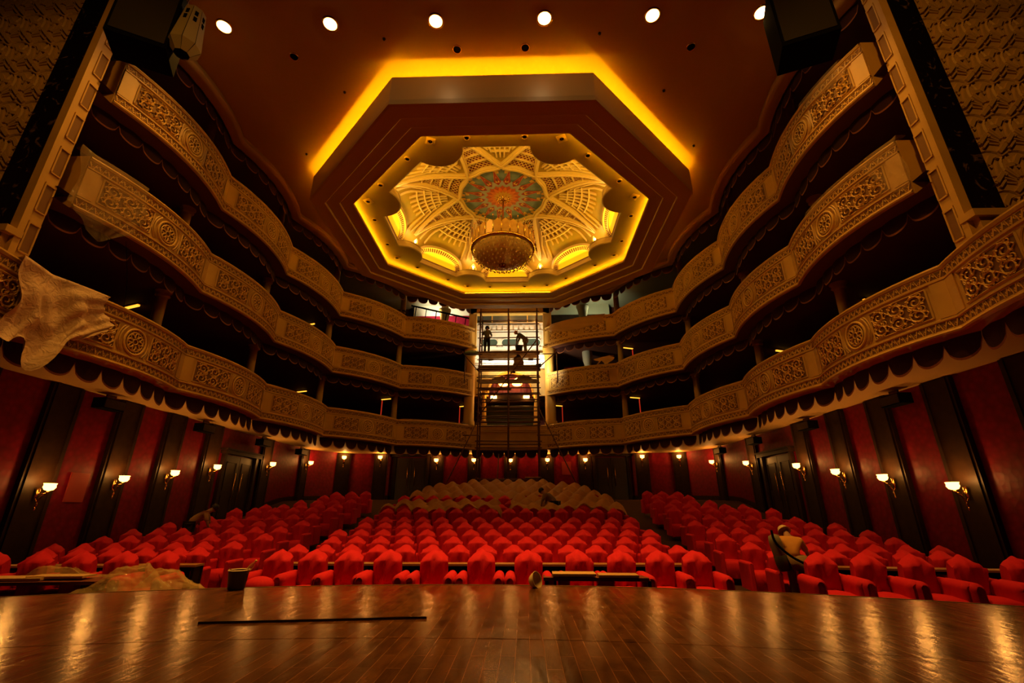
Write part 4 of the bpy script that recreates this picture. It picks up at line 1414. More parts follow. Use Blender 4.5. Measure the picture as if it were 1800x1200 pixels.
pend('', 'yellow lit pendant lamp hanging in the centre arch, left one', -.42, 27.35, E + 7.15, 1.6, 5)
pend('', 'yellow lit pendant lamp hanging in the centre arch, right one', .42, 27.35, E + 7.15, 1.6, 5)
for s, nm in ((-1, 'left'), (1, 'right')):
    t = thing('box_lamp', 'small rectangular lit lamp low in the centre box, %s one' % nm, 'lamp', (s * .98, 26.75, E + 6.2))
    q = MB(); q.use(bulb_m, False); q.box((0, 0, 0), (.34, .12, .12)); q.build('diffuser', None, t)
    q = MB(); q.use(brass, False); q.box((0, 0, .09), (.38, .16, .05)); q.tube([(0, 0, .1), (-s * .38, 0, .95)], .02, 5); q.build('bracket', None, t)
    simple('box_column', white_p if False else cream, lambda q: q.lathe([(.19, 4.4), (.19, 4.75), (.13, 4.85), (.12, 6.3), (.17, 6.4), (.19, 6.5)], (s * 1.55, 26.9, E), 14), 'small cream column inside the centre box, %s' % nm, 'column', None, True)['kind'] = 'thing'
simple('box_beam', wood_dark, lambda q: (q.box((0, 27.0, E + 6.02), (3.0, .4, .22)), q.box((0, 27.2, E + 6.35), (2.4, .2, .3))), 'dark wooden beam above the opening of the centre box', 'beam')
simple('box_glass_front', grey_paint, lambda q: q.box((0, 28.0, E + 5.2), (3.6, .04, 1.5)), 'dark glass at the rear of the centre box', 'glass screen')
# lit top-gallery surfaces near the centre
for sg, nm, m1_ in ((-1, 'left', white_p), (1, 'right', greenish)):
    q = MB(); q.use(m1_, False)
    q.box((sg * 4.6, 28.9, E + 12.8), (4.3, .1, .8))
    q.use(damask_m if sg < 0 else wood_dark, False); q.box((sg * 4.6, 28.85, E + 11.35), (4.3, .1, 2.1))
    struct(q.build('wall_top_gallery_%s' % nm, None), 'work-lit rear wall of the top gallery %s of the centre bay' % nm)
for sg, x, y, nm, m_ in ((1, 4.65, 26.9, 'pale', greenish), (-1, -4.3, 27.3, 'pale yellow', cream)):
    simple('gallery_column', m_, lambda q: q.lathe([(.24, 9.2), (.22, 11.2), (.30, 11.35), (.24, 11.4), (.33, 11.9), (.40, 12.1), (.40, 12.2), (.24, 12.22), (.24, 13.2)], (x, y, E), 16), '%s thick column in the work-lit top gallery, %s of the centre bay' % (nm, 'right' if sg > 0 else 'left'), 'column', 'slim columns behind the balcony fronts', True)['kind'] = 'thing'
simple('gallery_column', greenish, lambda q: q.lathe([(.24, 6.2), (.22, 8.2), (.28, 8.4), (.31, 8.8), (.31, 9.0)], (4.75, 26.7, E), 16), 'pale thick column in the middle gallery right of the centre bay', 'column', 'slim columns behind the balcony fronts', True)['kind'] = 'thing'
simple('gallery_screen', damask_m, lambda q: q.box((3.9, 27.3, E + 7.75), (1.1, .06, .9)), 'pink-red lit panel in the middle gallery right of the centre bay', 'screen')
rl = thing('guard_rail', 'dark slanting guard rail with posts in the lit top gallery, left of the centre bay', 'guard rail', (0, 0, E))
q = MB(); q.use(black_m, False); q.tube([(-6.1, 25.6, 11.75), (-2.55, 26.95, 11.40)], .055, 6); q.build('handrail', None, rl)
for i in range(6):
    t_ = (i + .5) / 6
    x, y = lerp(-6.1, -2.55, t_), lerp(25.6, 26.95, t_)
    q = MB(); q.use(black_m, False); q.tube([(x - .12, y, 10.2), (x, y, lerp(11.75, 11.4, t_))], .028, 5); q.build('post', None, rl)
simple('roof_spotlight', black_m, lambda q: (q.box((6.9, 21.6, CEIL - .45), (.5, .35, .3)), q.tube([(6.9, 21.6, CEIL - .3), (6.9, 21.6, CEIL - .05)], .03, 5)), 'small black spotlight under the ceiling at the right of the octagon', 'spotlight')
# ---- work lights of the builders
def flood(x, y, z, tgt, en, lab, sz=.3, col=WHITE):
    t = thing('work_floodlight', lab, 'floodlight', (x, y, z))
    d = (Vector(tgt) - Vector((x, y, z))).normalized()
    eul = aim((x, y, z), tgt)
    q = MB(); q.use(black_m, False); q.box((0, 0, .04), (.3, .2, .1)); o = q.build('housing', None, t)
    o.rotation_euler = eul
    q = MB(); q.use(bulb_m, False); q.box((0, 0, -.02), (.24, .14, .02)); o2 = q.build('lens', None, t); o2.rotation_euler = eul
    lamp('work_light', 'SPOT', Vector((x, y, z)) + d * .08, en, col, .12, eul, 150, .7)
flood(1.25, 25.6, E + 8.25, (.9, 27.3, E + 9.6), 270, 'builders floodlight standing on the scaffold deck, right', .3)
flood(-1.1, 25.6, E + 8.25, (-.8, 27.3, E + 9.6), 200, 'builders floodlight standing on the scaffold deck, left', .3)
flood(1.7, 25.0, E + 7.6, (2.3, 26.2, E + 7.6), 150, 'builders floodlight beside the right column of the centre bay', .3)
flood(0.2, 25.5, E + 7.45, (0, 27.0, E + 8.4), 90, 'builders floodlight under the upper scaffold deck', .3)
flood(-5.3, 27.3, E + 11.5, (-4.0, 28.6, E + 13.1), 420, 'builders floodlight in the top gallery, left of the centre bay', .3, (1.0, .9, .62))
flood(5.6, 26.9, E + 11.0, (5.0, 28.2, E + 13.1), 120, 'builders floodlight in the top gallery, right of the centre bay', .3, (.85, .95, .6))
for x in (-.06, 1.58):
    t = thing('bare_bulb', 'bare lit bulb under the header of the centre bay, %s' % ('left one' if x < 0 else 'right one'), 'bulb', (x, 26.6, E + 11.55))
    q = MB(); q.use(bulb_m, True); q.ell((0, 0, 0), (.07, .07, .09)); q.build('glass', None, t)
    q = MB(); q.use(black_m, False); q.tube([(0, 0, .08), (0, 0, .2)], .03, 6); q.build('socket', None, t)

# ================================================================ SCAFFOLD
sc = thing('scaffold_tower', 'tall rusty tube scaffold tower with plank decks in front of the centre bay', 'scaffold', (0, 0, 0))
X3 = (-1.62, -.02, 1.62)
Y2 = (24.1, 25.4)
for x in X3:
    for y in Y2:
        q = MB(); q.use(steel, True); q.tube([(x + random.uniform(-.03, .03), y, floor_z(y)), (x, y, E + 10.9)], .045, 6); q.build('pole', None, sc)
LZ = [.55, .8, 1.35, 2.9, 3.25, 4.25, 4.45, 4.8, 5.3, 5.75, 6.1, 6.7, 7.15, 7.7, 8.15, 9.0, 9.85, 10.6]
for z in LZ:
    for y in Y2:
        q = MB(); q.use(steel, True); q.tube([(-1.75, y, E + z), (1.75, y, E + z + random.uniform(-.03, .03))], .032, 5); q.build('ledger', None, sc)
    for x in X3:
        q = MB(); q.use(steel, True); q.tube([(x, 24.0, E + z + .06), (x, 25.5, E + z + .06)], .030, 5); q.build('cross_tube', None, sc)
for a, b in (((-1.62, 24.05, 4.5), (1.62, 24.05, 8.9)), ((-3.3, 24.0, .8), (-1.6, 24.1, 4.4)), ((3.6, 23.8, .7), (1.6, 24.1, 5.0)), ((-2.4, 24.1, 3.55), (-1.5, 24.1, 3.55)), ((1.5, 24.1, 3.55), (2.6, 24.1, 3.55)),
             ((1.62, 24.1, 7.2), (2.7, 24.6, 8.3)), ((-1.62, 24.1, 7.0), (-2.5, 24.5, 8.1)), ((-.6, 24.0, .4), (-.5, 24.2, 2.6)), ((-2.5, 24.5, 8.15), (-1.5, 24.5, 8.15)), ((1.5, 24.5, 8.15), (2.9, 24.5, 8.15)), ((2.75, 25.0, 6.6), (2.75, 25.0, 8.6)), ((-2.55, 25.0, 6.6), (-2.55, 25.0, 8.2))):
    q = MB(); q.use(steel, True); q.tube([(a[0], a[1], E + a[2]), (b[0], b[1], E + b[2])], .032, 5); q.build('brace', None, sc)
for z, xs, ys in ((8.18, (-1.7, 1.7), (24.1, 25.5)), (7.35, (-1.7, 1.7), (24.1, 25.3)), (7.22, (-1.7, 1.7), (24.1, 24.8)), (6.55, (-1.7, 1.7), (24.1, 24.9)), (6.05, (-1.7, .1), (24.1, 24.6)), (1.42, (.9, 1.7), (24.0, 24.6))):
    q = MB(); q.use(plank_m, False)
    n = int((ys[1] - ys[0]) / .3)
    for i in range(n): q.box(((xs[0] + xs[1]) / 2 + random.uniform(-.08, .08), ys[0] + (i + .5) * .3, E + z), (xs[1] - xs[0], .27, .06))
    q.build('deck', None, sc)
def crumple(nm, lab, cat, loc, r, m, seed=0):
    random.seed(seed)
    q = MB(); q.use(m, True)
    q.lathe([(.02, 0), (1, .02), (1.08, .25), (.9, .6), (.55, .85), (.02, 1.0)], n=14)
    q.v = [(x * r[0] * (1 + random.uniform(-.22, .22)), y * r[1] * (1 + random.uniform(-.22, .22)), z * r[2] * (1 + random.uniform(-.2, .2))) for x, y, z in q.v]
    return tag(q.build(nm, None, None, loc), lab, cat)
crumple('cement_sack', 'crumpled brown sack on the top scaffold deck between the workers', 'sack', (.25, 24.9, E + 8.21), (.5, .3, .3), plank_m, 3)
crumple('hanging_sack', 'brown sack slumped over the edge of the top scaffold deck', 'sack', (.55, 24.6, E + 7.42), (.28, .18, .72), plank_m, 4)
crumple('cement_sack', 'grey sack at the left of the second scaffold deck', 'sack', (-.55, 24.5, E + 6.6), (.35, .25, .22), plank_m, 5)
crumple('cement_sack', 'grey sack at the right of the second scaffold deck', 'sack', (.85, 24.5, E + 6.6), (.4, .25, .3), plank_m, 6)
crumple('blue_tarp', 'crumpled pale blue tarp on the outrigger left of the scaffold', 'tarp', (-2.15, 24.6, E + 8.2), (.4, .3, .22), mat('blue_tarp', (.25, .38, .42), .5), 7)
q = MB(); q.use(mat('dark_bucket', (.03, .03, .03), .4), True); q.lathe([(.001, 0), (.16, 0), (.22, .42), (.235, .43), (.2, .41), (.15, .03)], n=18)
t = tag(q.build('plaster_bucket', None, None, (.57, 24.75, E + 8.30)), 'dark bucket held by the bending worker on the scaffold', 'bucket')

# ================================================================ SEATS
def seat_mesh(wd, seed, big=False, lo=False):
    rnd = random.Random(seed)
    ph = [rnd.uniform(0, 6.28) for _ in range(6)]
    nu = 6 if lo else 14
    U = [-1 + 2 * i / nu for i in range(nu + 1)]
    H = 1.03 if big else 1.0
    amp = .0 if lo else (.016 if big else .012)
    def wr(u, z): return amp * (sin(9 * u + 7 * z + ph[0]) + sin(5 * u - 13 * z + ph[1]) + .8 * sin(17 * u * z + ph[2]))
    hw = wd / 2
    skew = rnd.uniform(-.12, .12)
    back = MB(); back.use(seat_red, True)
    rows = []
    for z, y, k in ((.10, -.10, .98), (.45, -.10, 1.0), (.62, -.11, 1.02), (.76, -.12, 1.04), (.85, -.125, 1.04), (.875, -.118, 1.03)):
        rows.append([(hw * k * u, y + wr(u, z) + .05 * abs(u) ** 4, z - (.03 * u * u if z > .8 else 0)) for u in U])
    rows.append([(hw * .99 * u, -.085 + .05 * abs(u) ** 4, H - .135 + .035 * (1 - abs(u - skew)) + wr(u, .9) * .6 - .03 * u * u) for u in U])
    rows.append([(hw * .95 * u, .06, H - .125 + .125 * max(0, (1 - abs(u - skew * .6) ** 1.5)) + wr(u, .2) * .5) for u in U])
    rows.append([(hw * .94 * u, .10, H - .19 + .13 * max(0, (1 - abs(u) ** 1.6))) for u in U])
    rows.append([(hw * .98 * u, .13, .6) for u in U])
    rows.append([(hw * .96 * u, .13, .12) for u in U])
    back.grid(rows)
    for s, ii in ((-1, 0), (1, -1)):
        back.add([r[ii] for r in rows], [tuple(range(len(rows)))])
    cush = MB(); cush.use(seat_red, True)
    D = .58 if big else .48
    cu = [-1, -.9, -.5, 0, .5, .9, 1]
    rows = []
    for y, z in ((-.10, .46), (-.3, .475), (-D, .45), (-D - .05, .40), (-D - .04, .25), (-D - .02, .10)):
        rows.append([(hw * .98 * u, y + (wr(u, z) if not lo else 0), z - .03 * abs(u) ** 6) for u in cu])
    cush.grid(rows)
    for s in (-1, 1):
        ii = 0 if s < 0 else -1
        cush.add([rows[0][ii], rows[2][ii], rows[3][ii], rows[5][ii], (hw * .98 * s, -.10, .10)], [(0, 1, 2, 3, 4)])
    arms = []
    for s in (-1, 1):
        a = MB(); a.use(seat_red, True)
        r = .095 if big else .05
        xx = s * (hw + (.085 if big else .035))
        zt_ = .60
        rows = []
        for y, k in ((.02, .95), (-.15, 1.0), (-.34, 1.05), (-.50, 1.08), (-.56, .98), (-.585, .60)):
            dr_ = 0 if not big else -.03 * (-y)
            rows.append([(xx + r * k * cos(t_), y + (0 if lo else rnd.uniform(-.008, .008)), zt_ + dr_ + r * k * sin(t_) * 1.0) for t_ in [R(200 - 22 * i) for i in range(11)]])
        n_ = len(rows[0])
        # skirts down to the floor
        for r_ in rows:
            r_.insert(0, (r_[0][0], r_[0][1], .12)); r_.append((r_[-1][0], r_[-1][1], .12))
        a.grid(rows)
        a.add(rows[-1], [tuple(range(len(rows[-1])))])
        arms.append(a)
    return back, cush, arms
def seat_thing(wd, seed, big):
    t = thing('covered_seat', 'x', 'theatre seat')
    b, c, a = seat_mesh(wd, seed, big)
    b.build('backrest', None, t); c.build('cushion', None, t)
    for q in a: q.build('armrest', None, t)
    return t
def merge(mbs):
    o = MB(); o.use(seat_red, True)
    for m_ in mbs:
        o.add(m_.v, []); base = len(o.v) - len(m_.v)
        for f in m_.f: o.face([i + base for i in f])
    return o
protos_big = [seat_thing(.49, s, True) for s in (1, 2, 3, 4)]
protos_mid = [seat_thing(.45, s, False) for s in (11, 12, 13)]
protos_lo = []
for s in (21, 22, 23, 24):
    b, c, a = seat_mesh(.45, s, False, False)
    o = merge([b, c] + a).build('covered_seat', None)
    tag(o, 'x', 'theatre seat'); protos_lo.append(o)
used = set()
SEATS = []      # (kind, x, y, rz, label)
front_c = (-3.75, -3.1, -2.42, -1.7, -.84, .02, .88, 1.80, 2.56, 3.26, 3.92)
for i, x in enumerate(front_c):
    SEATS.append(('big', x, 9.22, 0, 'large red-covered armchair in the front row of the centre block, %s from its left end' % ORD[i + 1]))
for i, x in enumerate((5.98, 6.70, 7.42, 8.14, 8.90)):
    SEATS.append(('big', x, 8.95 - .12 * i, R(-4), 'large red-covered armchair in the front row of the right block, %s from the aisle' % ORD[i + 1]))
    SEATS.append(('big', -x + .25, 8.95 - .06 * i, R(4), 'large red-covered armchair in the front row of the left block, %s from the aisle' % ORD[i + 1]))
ROWY = [10.6, 11.7, 12.8, 13.9, 15.0, 16.1, 17.2, 18.3, 19.4, 20.5, 21.5, 22.6, 23.6]
for r_, y in enumerate(ROWY):
    n = 15 if r_ % 2 == 0 else 14
    if r_ == 12: n = 7
    if r_ == 11: n = 12
    if r_ == 10: n = 13
    for i in range(n):
        x = (i - (n - 1) / 2) * .58
        if (y > 23) and -1.75 < x < 1.75 and False: continue
        if 24.0 > y > 23.0 and False: continue
        SEATS.append(('mid' if r_ < 2 else 'lo', x, y, 0, 'red-covered theatre seat in the %s row of the centre block, %s from its left end' % (ORD[r_ + 2], ORD[i + 1])))
SR = [9.95, 11.0, 12.1, 13.2, 14.3, 15.4, 16.5, 17.5, 18.6, 19.6, 20.6]
SX = [9.1, 9.5, 9.65, 9.7, 9.6, 9.4, 9.1, 8.7, 8.3, 7.9, 7.5]
for r_, (y, xo) in enumerate(zip(SR, SX)):
    xi = 5.55 + .05 * r_ + (.15 if r_ % 2 else 0)
    n = int((xo - xi) / .62) + 1
    for i in range(n):
        x = xi + i * .62
        if r_ == 0 and i == 0: x += .25
        for sg, nm in ((1, 'right'), (-1, 'left')):
            SEATS.append(('mid' if r_ < 1 else 'lo', sg * x, y - .07 * i, R(-5 - i) * sg, 'red-covered theatre seat in the %s row of the %s block, %s from the aisle' % (ORD[r_ + 2], nm, ORD[i + 1])))
def dist(s): return math.hypot(s[1] - .82, s[2])
SEATS.sort(key=dist)
print('seats', len(SEATS))
rs = random.Random(5)
cnt = {'big': 0, 'mid': 0, 'lo': 0}
stuffmb = MB(); stuffmb.use(seat_red, True)
lo_b = seat_mesh(.45, 31, False, True)
for k, (kind, x, y, rz, lab) in enumerate(SEATS):
    z = floor_z(y)
    if k < 300:
        P_ = {'big': protos_big, 'mid': protos_mid, 'lo': protos_lo}[kind]
        c_ = cnt[kind]; cnt[kind] += 1
        loc = (x, y, z); rz2 = rz + R(rs.uniform(-2, 2))
        if c_ < len(P_):
            o = P_[c_]; o.location = loc; o.rotation_euler = (0, 0, rz2)
        else:
            o = copy_tree(P_[rs.randrange(len(P_))], loc, rz2)
        o['label'] = lab
        o['group'] = 'red-covered theatre seats'
    else:
        M = Matrix.Rotation(rz, 3, 'Z')
        for m_ in [lo_b[0], lo_b[1]] + lo_b[2]:
            base = len(stuffmb.v)
            for v_ in m_.v:
                p = M @ Vector(v_); stuffmb.v.append((x + p.x, y + p.y, z + p.z))
            for f in m_.f: stuffmb.face([i + base for i in f])
tag(stuffmb.build('covered_seats', None), 'red-covered theatre seats of the rearmost rows, mostly under yellowed dust sheets', 'theatre seats', None, 'stuff')
# ---- desks behind the front row
def desk(lab, x0, x1, y, rz=0):
    cx = (x0 + x1) / 2
    z = floor_z(y)
    t = thing('row_desk', lab, 'desk', (cx, y, z), rz)
    q = MB(); q.use(mat('desk_top_wood', (.36, .17, .06), .4) if 'desk_top_wood' not in MATS else MATS['desk_top_wood'], False)
    q.box((0, 0, .73), (x1 - x0, .30, .035)); q.build('top', None, t)
    q = MB(); q.use(wood_dark, False); q.box((0, .12, .50), (x1 - x0, .03, .42)); q.build('modesty_panel', None, t)
    n = int((x1 - x0) / .85) + 1
    for i in range(n):
        q = MB(); q.use(wood_dark, False); q.box((lerp(-(x1 - x0) / 2 + .05, (x1 - x0) / 2 - .05, i / (n - 1)), 0, .36), (.05, .24, .71)); q.build('leg', None, t)
desk('long narrow wooden desk with dark front behind the front row of the centre block', -4.1, 4.2, 9.72)
desk('narrow wooden desk behind the front row of the right block', 5.85, 9.3, 9.28, R(-8))
desk('narrow wooden desk behind the front row of the left block', -9.1, -5.4, 9.36, R(4))

# ================================================================ SHEETS OVER THE REAR SEATS
def seat_top(x, y):
    z = -9
    for (kind, sx, sy, rz, lab) in REAR:
        dx, dy = abs(x - sx), y - sy
        if dx < .5 and -1.0 < dy < .7:
            h = 1.03 - .15 * (dx / .25) ** 1.5 if dx < .25 else .88 - 1.6 * (dx - .25)
            if dy < -.08: h -= (-.08 - dy) * .75
            elif dy > .12: h -= (dy - .12) * 1.1
            z = max(z, floor_z(sy) + h)
    return max(z, floor_z(y) + .45)
REAR = [s for s in SEATS if s[2] > 16.5 and abs(s[1]) < 5]
def dustsheet(x0, x1, y0, y1, lab, seed, taper=0.0, wav=.12):
    rnd = random.Random(seed)
    ph = [rnd.uniform(0, 6) for _ in range(4)]
    q = MB(); q.use(sheet_m, True)
    nx = int((x1 - x0) / .11); ny = int((y1 - y0) / .11)
    rows = []
    for j in range(ny + 1):
        v = j / ny
        rw = []
        for i in range(nx + 1):
            u = i / nx
            y = lerp(y0, y1, v) + wav * sin(7 * u * (x1 - x0) / 3 + ph[0]) * (1 - v)
            xm = (x0 + x1) / 2; hwx = (x1 - x0) / 2 * (1 - taper * v)
            x = xm + (2 * u - 1) * hwx + .06 * sin(5 * v * 6 + ph[1])
            z = seat_top(x, y) + .035 + .03 * sin(6 * x + ph[2]) * sin(5 * y + ph[3])
            e = min(u, 1 - u) * (x1 - x0)
            if e < .25: z -= (.25 - e) * 1.6
            rw.append((x, y, z))
        rows.append(rw)
    # relax
    for it in range(1):
        for j in range(1, ny):
            for i in range(1, nx):
                p = rows[j][i]
                a = (rows[j - 1][i][2] + rows[j + 1][i][2] + rows[j][i - 1][2] + rows[j][i + 1][2]) / 4
                rows[j][i] = (p[0], p[1], max(p[2], lerp(p[2], a, .6)))
    q.grid(rows)
    tag(q.build('dust_sheet', None), lab, 'dust sheet', 'yellowed dust sheets over the rear seats')
dustsheet(-4.5, 4.7, 20.0, 23.9, 'big yellowed dust sheet draped over the last rows of the centre block', 1, .28)
dustsheet(-4.5, .1, 16.95, 18.7, 'yellowed dust sheet over the centre block in front of a strip of bare red seats', 2)
dustsheet(.12, 4.6, 16.95, 19.9, 'yellowed dust sheet over the right half of the centre block rows', 3)

# ================================================================ PEOPLE
skin_m = mat('skin', (0.32, 0.16, 0.09), 0.6)
hair_m = mat('black_hair', (0.01, 0.008, 0.006), 0.6)
def skinned(name, verts, edges, rad, m, parent, root=0, sub=1):
    me = bpy.data.meshes.new(name)
    me.from_pydata(verts, edges, [])
    me.materials.append(m)
    o = bpy.data.objects.new(name, me)
    COL.objects.link(o)
    o.parent = parent
    md = o.modifiers.new('skin', 'SKIN')
    md.use_smooth_shade = True
    sv = me.skin_vertices[0].data
    for i, r_ in enumerate(rad):
        sv[i].radius = (r_, r_) if not isinstance(r_, tuple) else r_
        sv[i].use_root = (i == root)
    s = o.modifiers.new('sub', 'SUBSURF'); s.levels = sub; s.render_levels = sub
    return o
def person(label, loc, rz, pose, shirt, trousers, hat=None, sleeves=.5):
    J0 = dict(pel=(0, 0, .95), sp=(0, 0, 1.15), ch=(0, 0, 1.34), nk=(0, .01, 1.48), hd=(0, .04, 1.60), tp=(0, .03, 1.70),
              shL=(-.18, 0, 1.40), shR=(.18, 0, 1.40), elL=(-.23, 0, 1.12), elR=(.23, 0, 1.12), wrL=(-.24, .08, .88), wrR=(.24, .08, .88),
              hpL=(-.10, 0, .92), hpR=(.10, 0, .92), knL=(-.11, .03, .50), knR=(.11, .03, .50), anL=(-.11, -.02, .09), anR=(.11, -.02, .09), toL=(-.12, .15, .04), toR=(.12, .15, .04))
    J0.update(pose)
    V = {k: Vector(v) for k, v in J0.items()}
    t = thing('person', label, 'person', loc, rz)
    names = list(V.keys())
    rad = dict(pel=.125, sp=.115, ch=.135, nk=.055, hd=.088, tp=.07, shL=.06, shR=.06, elL=.04, elR=.04, wrL=.028, wrR=.028, hpL=.085, hpR=.085, knL=.055, knR=.055, anL=.036, anR=.036, toL=.03, toR=.03)
    ed = [('pel', 'sp'), ('sp', 'ch'), ('ch', 'nk'), ('nk', 'hd'), ('hd', 'tp'), ('ch', 'shL'), ('shL', 'elL'), ('elL', 'wrL'), ('ch', 'shR'), ('shR', 'elR'), ('elR', 'wrR'), ('pel', 'hpL'), ('hpL', 'knL'), ('knL', 'anL'), ('anL', 'toL'), ('pel', 'hpR'), ('hpR', 'knR'), ('knR', 'anR'), ('anR', 'toR')]
    vs_ = [tuple(V[n]) for n in names]; rs_ = [rad[n] for n in names]; es = [(names.index(a), names.index(b)) for a, b in ed]
    # nose
    fdir = (V['hd'] - V['nk']); up = fdir.normalized()
    sd = (V['shR'] - V['shL']).normalized()
    fw = up.cross(sd) * -1
    fw = sd.cross(up) * -1 if (sd.cross(up)).y > 0 and False else up.cross(sd)
    if pose.get('_f'): pass
    vs_.append(tuple(V['hd'] + fw * .105)); rs_.append(.014); es.append((names.index('hd'), len(vs_) - 1))
    for s in ('L', 'R'):
        w_ = V['wr' + s]; d = (w_ - V['el' + s]).normalized()
        side = d.cross(Vector((0, 1, 0))).normalized() if abs(d.y) < .9 else Vector((1, 0, 0))
        vs_.append(tuple(w_ + d * .06)); rs_.append(.030); pi_ = len(vs_) - 1; es.append((names.index('wr' + s), pi_))
        for f in range(4):
            off_ = side * (-.03 + .02 * f)
            ln = (.065, .075, .07, .055)[f]
            vs_.append(tuple(w_ + d * .10 + off_)); rs_.append(.009); a_i = len(vs_) - 1; es.append((pi_, a_i))
            vs_.append(tuple(w_ + d * (.10 + ln) + off_ + Vector((0, .015, 0)))); rs_.append(.008); es.append((a_i, len(vs_) - 1))
        vs_.append(tuple(w_ + d * .05 - side * .05)); rs_.append(.010); a_i = len(vs_) - 1; es.append((pi_, a_i))
        vs_.append(tuple(w_ + d * .09 - side * .06)); rs_.append(.009); es.append((a_i, len(vs_) - 1))
    skinned('body', vs_, es, rs_, skin_m, t, 0)
    # shirt
    el = {s: V['sh' + s].lerp(V['el' + s], sleeves * 2 if sleeves < .5 else 1) for s in 'LR'}
    sv = [V['pel'], V['sp'], V['ch'], V['ch'].lerp(V['nk'], .55), V['shL'], el['L'], V['shR'], el['R']]
    sr = [.150, .140, .160, .085, .085, .062, .085, .062]
    se = [(0, 1), (1, 2), (2, 3), (2, 4), (4, 5), (2, 6), (6, 7)]
    if sleeves > .9:
        sv += [V['elL'].lerp(V['wrL'], .85), V['elR'].lerp(V['wrR'], .85)]; sr += [.045, .045]; se += [(5, 8), (7, 9)]
    skinned('shirt', [tuple(v) for v in sv], se, sr, shirt, t, 0)
    tv = [V['pel'], V['hpL'], V['knL'], V['knL'].lerp(V['anL'], .9), V['hpR'], V['knR'], V['knR'].lerp(V['anR'], .9)]
    skinned('trousers', [tuple(v) for v in tv], [(0, 1), (1, 2), (2, 3), (0, 4), (4, 5), (5, 6)], [.152, .105, .075, .062, .105, .075, .062], trousers, t, 0)
    for s in 'LR':
        skinned('shoe', [tuple(V['an' + s] - Vector((0, 0, .03))), tuple(V['to' + s])], [(0, 1)], [.05, .045], hair_m, t, 0)
    c = V['hd'].lerp(V['tp'], .55)
    q = MB(); q.use(hat if hat else hair_m, True)
    if hat: q.lathe([(.145, -.01), (.115, .0), (.112, .05), (.08, .105), (.001, .125)], n=16)
    else: q.lathe([(.098, -.05), (.106, .0), (.10, .05), (.06, .085), (.001, .095)], n=14)
    o = q.build('hard_hat' if hat else 'hair', None, t, tuple(c + up * .015 - fw * (.0 if hat else .012)))
    o.rotation_euler = up.to_track_quat('Z', 'Y').to_euler()
    return t
yellow_sh = mat('ochre_shirt', (.55, .25, .05), .8); dk = mat('dark_trousers', (.02, .015, .012), .85); khaki = mat('khaki_cloth', (.22, .14, .07), .85)
grey_sh = mat('grey_shirt', (.12, .11, .09), .85); orange_hat = mat('orange_hard_hat', (.75, .25, .03), .4); blue_hat = mat('blue_hard_hat', (.03, .06, .18), .35); white_hat = mat('pale_hard_hat', (.6, .45, .25), .4)
dark_sh = mat('black_shirt', (.012, .012, .014), .8)
bend = dict(sp=(0, .13, 1.10), ch=(0, .30, 1.22), nk=(0, .42, 1.32), hd=(0, .50, 1.38), tp=(0, .57, 1.43), shL=(-.18, .34, 1.26), shR=(.18, .34, 1.26), elL=(-.20, .46, 1.02), elR=(.20, .44, 1.0), wrL=(-.10, .52, .80), wrR=(.12, .52, .80))
person('standing worker with a dark blue hard hat on the left of the scaffold deck', (-1.28, 24.75, E + 8.215), R(0), dict(elL=(-.30, .12, 1.22), wrL=(-.16, .28, 1.36), elR=(.28, .10, 1.15), wrR=(.12, .28, 1.2)), grey_sh, dark_sh, blue_hat, .45)
person('worker with an orange hard hat bending over a bucket on the scaffold deck', (.95, 24.85, E + 8.215), R(80), dict(bend, knR=(.12, .02, .50), anR=(.12, -.05, .09)), grey_sh, khaki, orange_hat, 1.0)
# plume of work gear around the figure in the right block
pr = person('person in an ochre vest bending forward with a vacuum backpack, at the right aisle', (5.78, 9.36, floor_z(9.2)), R(-12), dict(bend, sp=(0, .10, 1.12), ch=(.03, .22, 1.28), nk=(.04, .33, 1.38), hd=(.02, .40, 1.44), tp=(.02, .46, 1.50), shL=(-.14, .24, 1.32), shR=(.22, .22, 1.30), elR=(.34, .30, 1.06), wrR=(.40, .42, .86), elL=(-.22, .36, 1.1), wrL=(.0, .46, .95)), yellow_sh, khaki, white_hat, .45)
t = thing('backpack_vacuum', 'grey cylindrical vacuum backpack with a black hose on the person at the right aisle', 'backpack vacuum', (5.55, 9.36, floor_z(9.2) + .76), 0)
t.scale = (.9, .9, .9); pr.scale = (.90, .90, .90)
q = MB(); q.use(mat('grey_plastic', (.20, .17, .11), .45), True); q.lathe([(.001, .0), (.10, .0), (.12, .08), (.125, .45), (.10, .58), (.001, .62)], n=16); o = q.build('canister', None, t); o.rotation_euler = (0, R(-10), 0)
q = MB(); q.use(mat('green_plastic', (.05, .05, .02), .5), True); q.lathe([(.001, -.10), (.11, -.08), (.128, .05), (.128, .2), (.12, .21)], n=16); o = q.build('motor_housing', None, t); o.rotation_euler = (0, R(-10), 0)
q = MB(); q.use(black_m, True); q.tube(bez([(-.16, -.08, .68), (-.14, -.13, .45), (.05, -.22, .22), (.35, -.22, .05), (.55, -.05, -.02)], 6), .024, 7); q.build('hose', None, t)
person('person in a pale ochre shirt leaning over the seats of the left block', (-8.75, 13.75, floor_z(13.7)), R(-60), dict(bend), khaki if False else mat('pale_ochre_shirt', (.36, .22, .09), .8), dk, None, .45)
person('dark-haired person crouching on the dust sheet below the scaffold', (1.95, 17.75, floor_z(17.7)), R(70), dict(bend), khaki, dark_sh, None, .45)
person('person in black standing behind the top balcony front, left of the centre bay', (-6.25, 24.7, TB[2] + .28), R(150), {}, dark_sh, dk, None, 1.0)
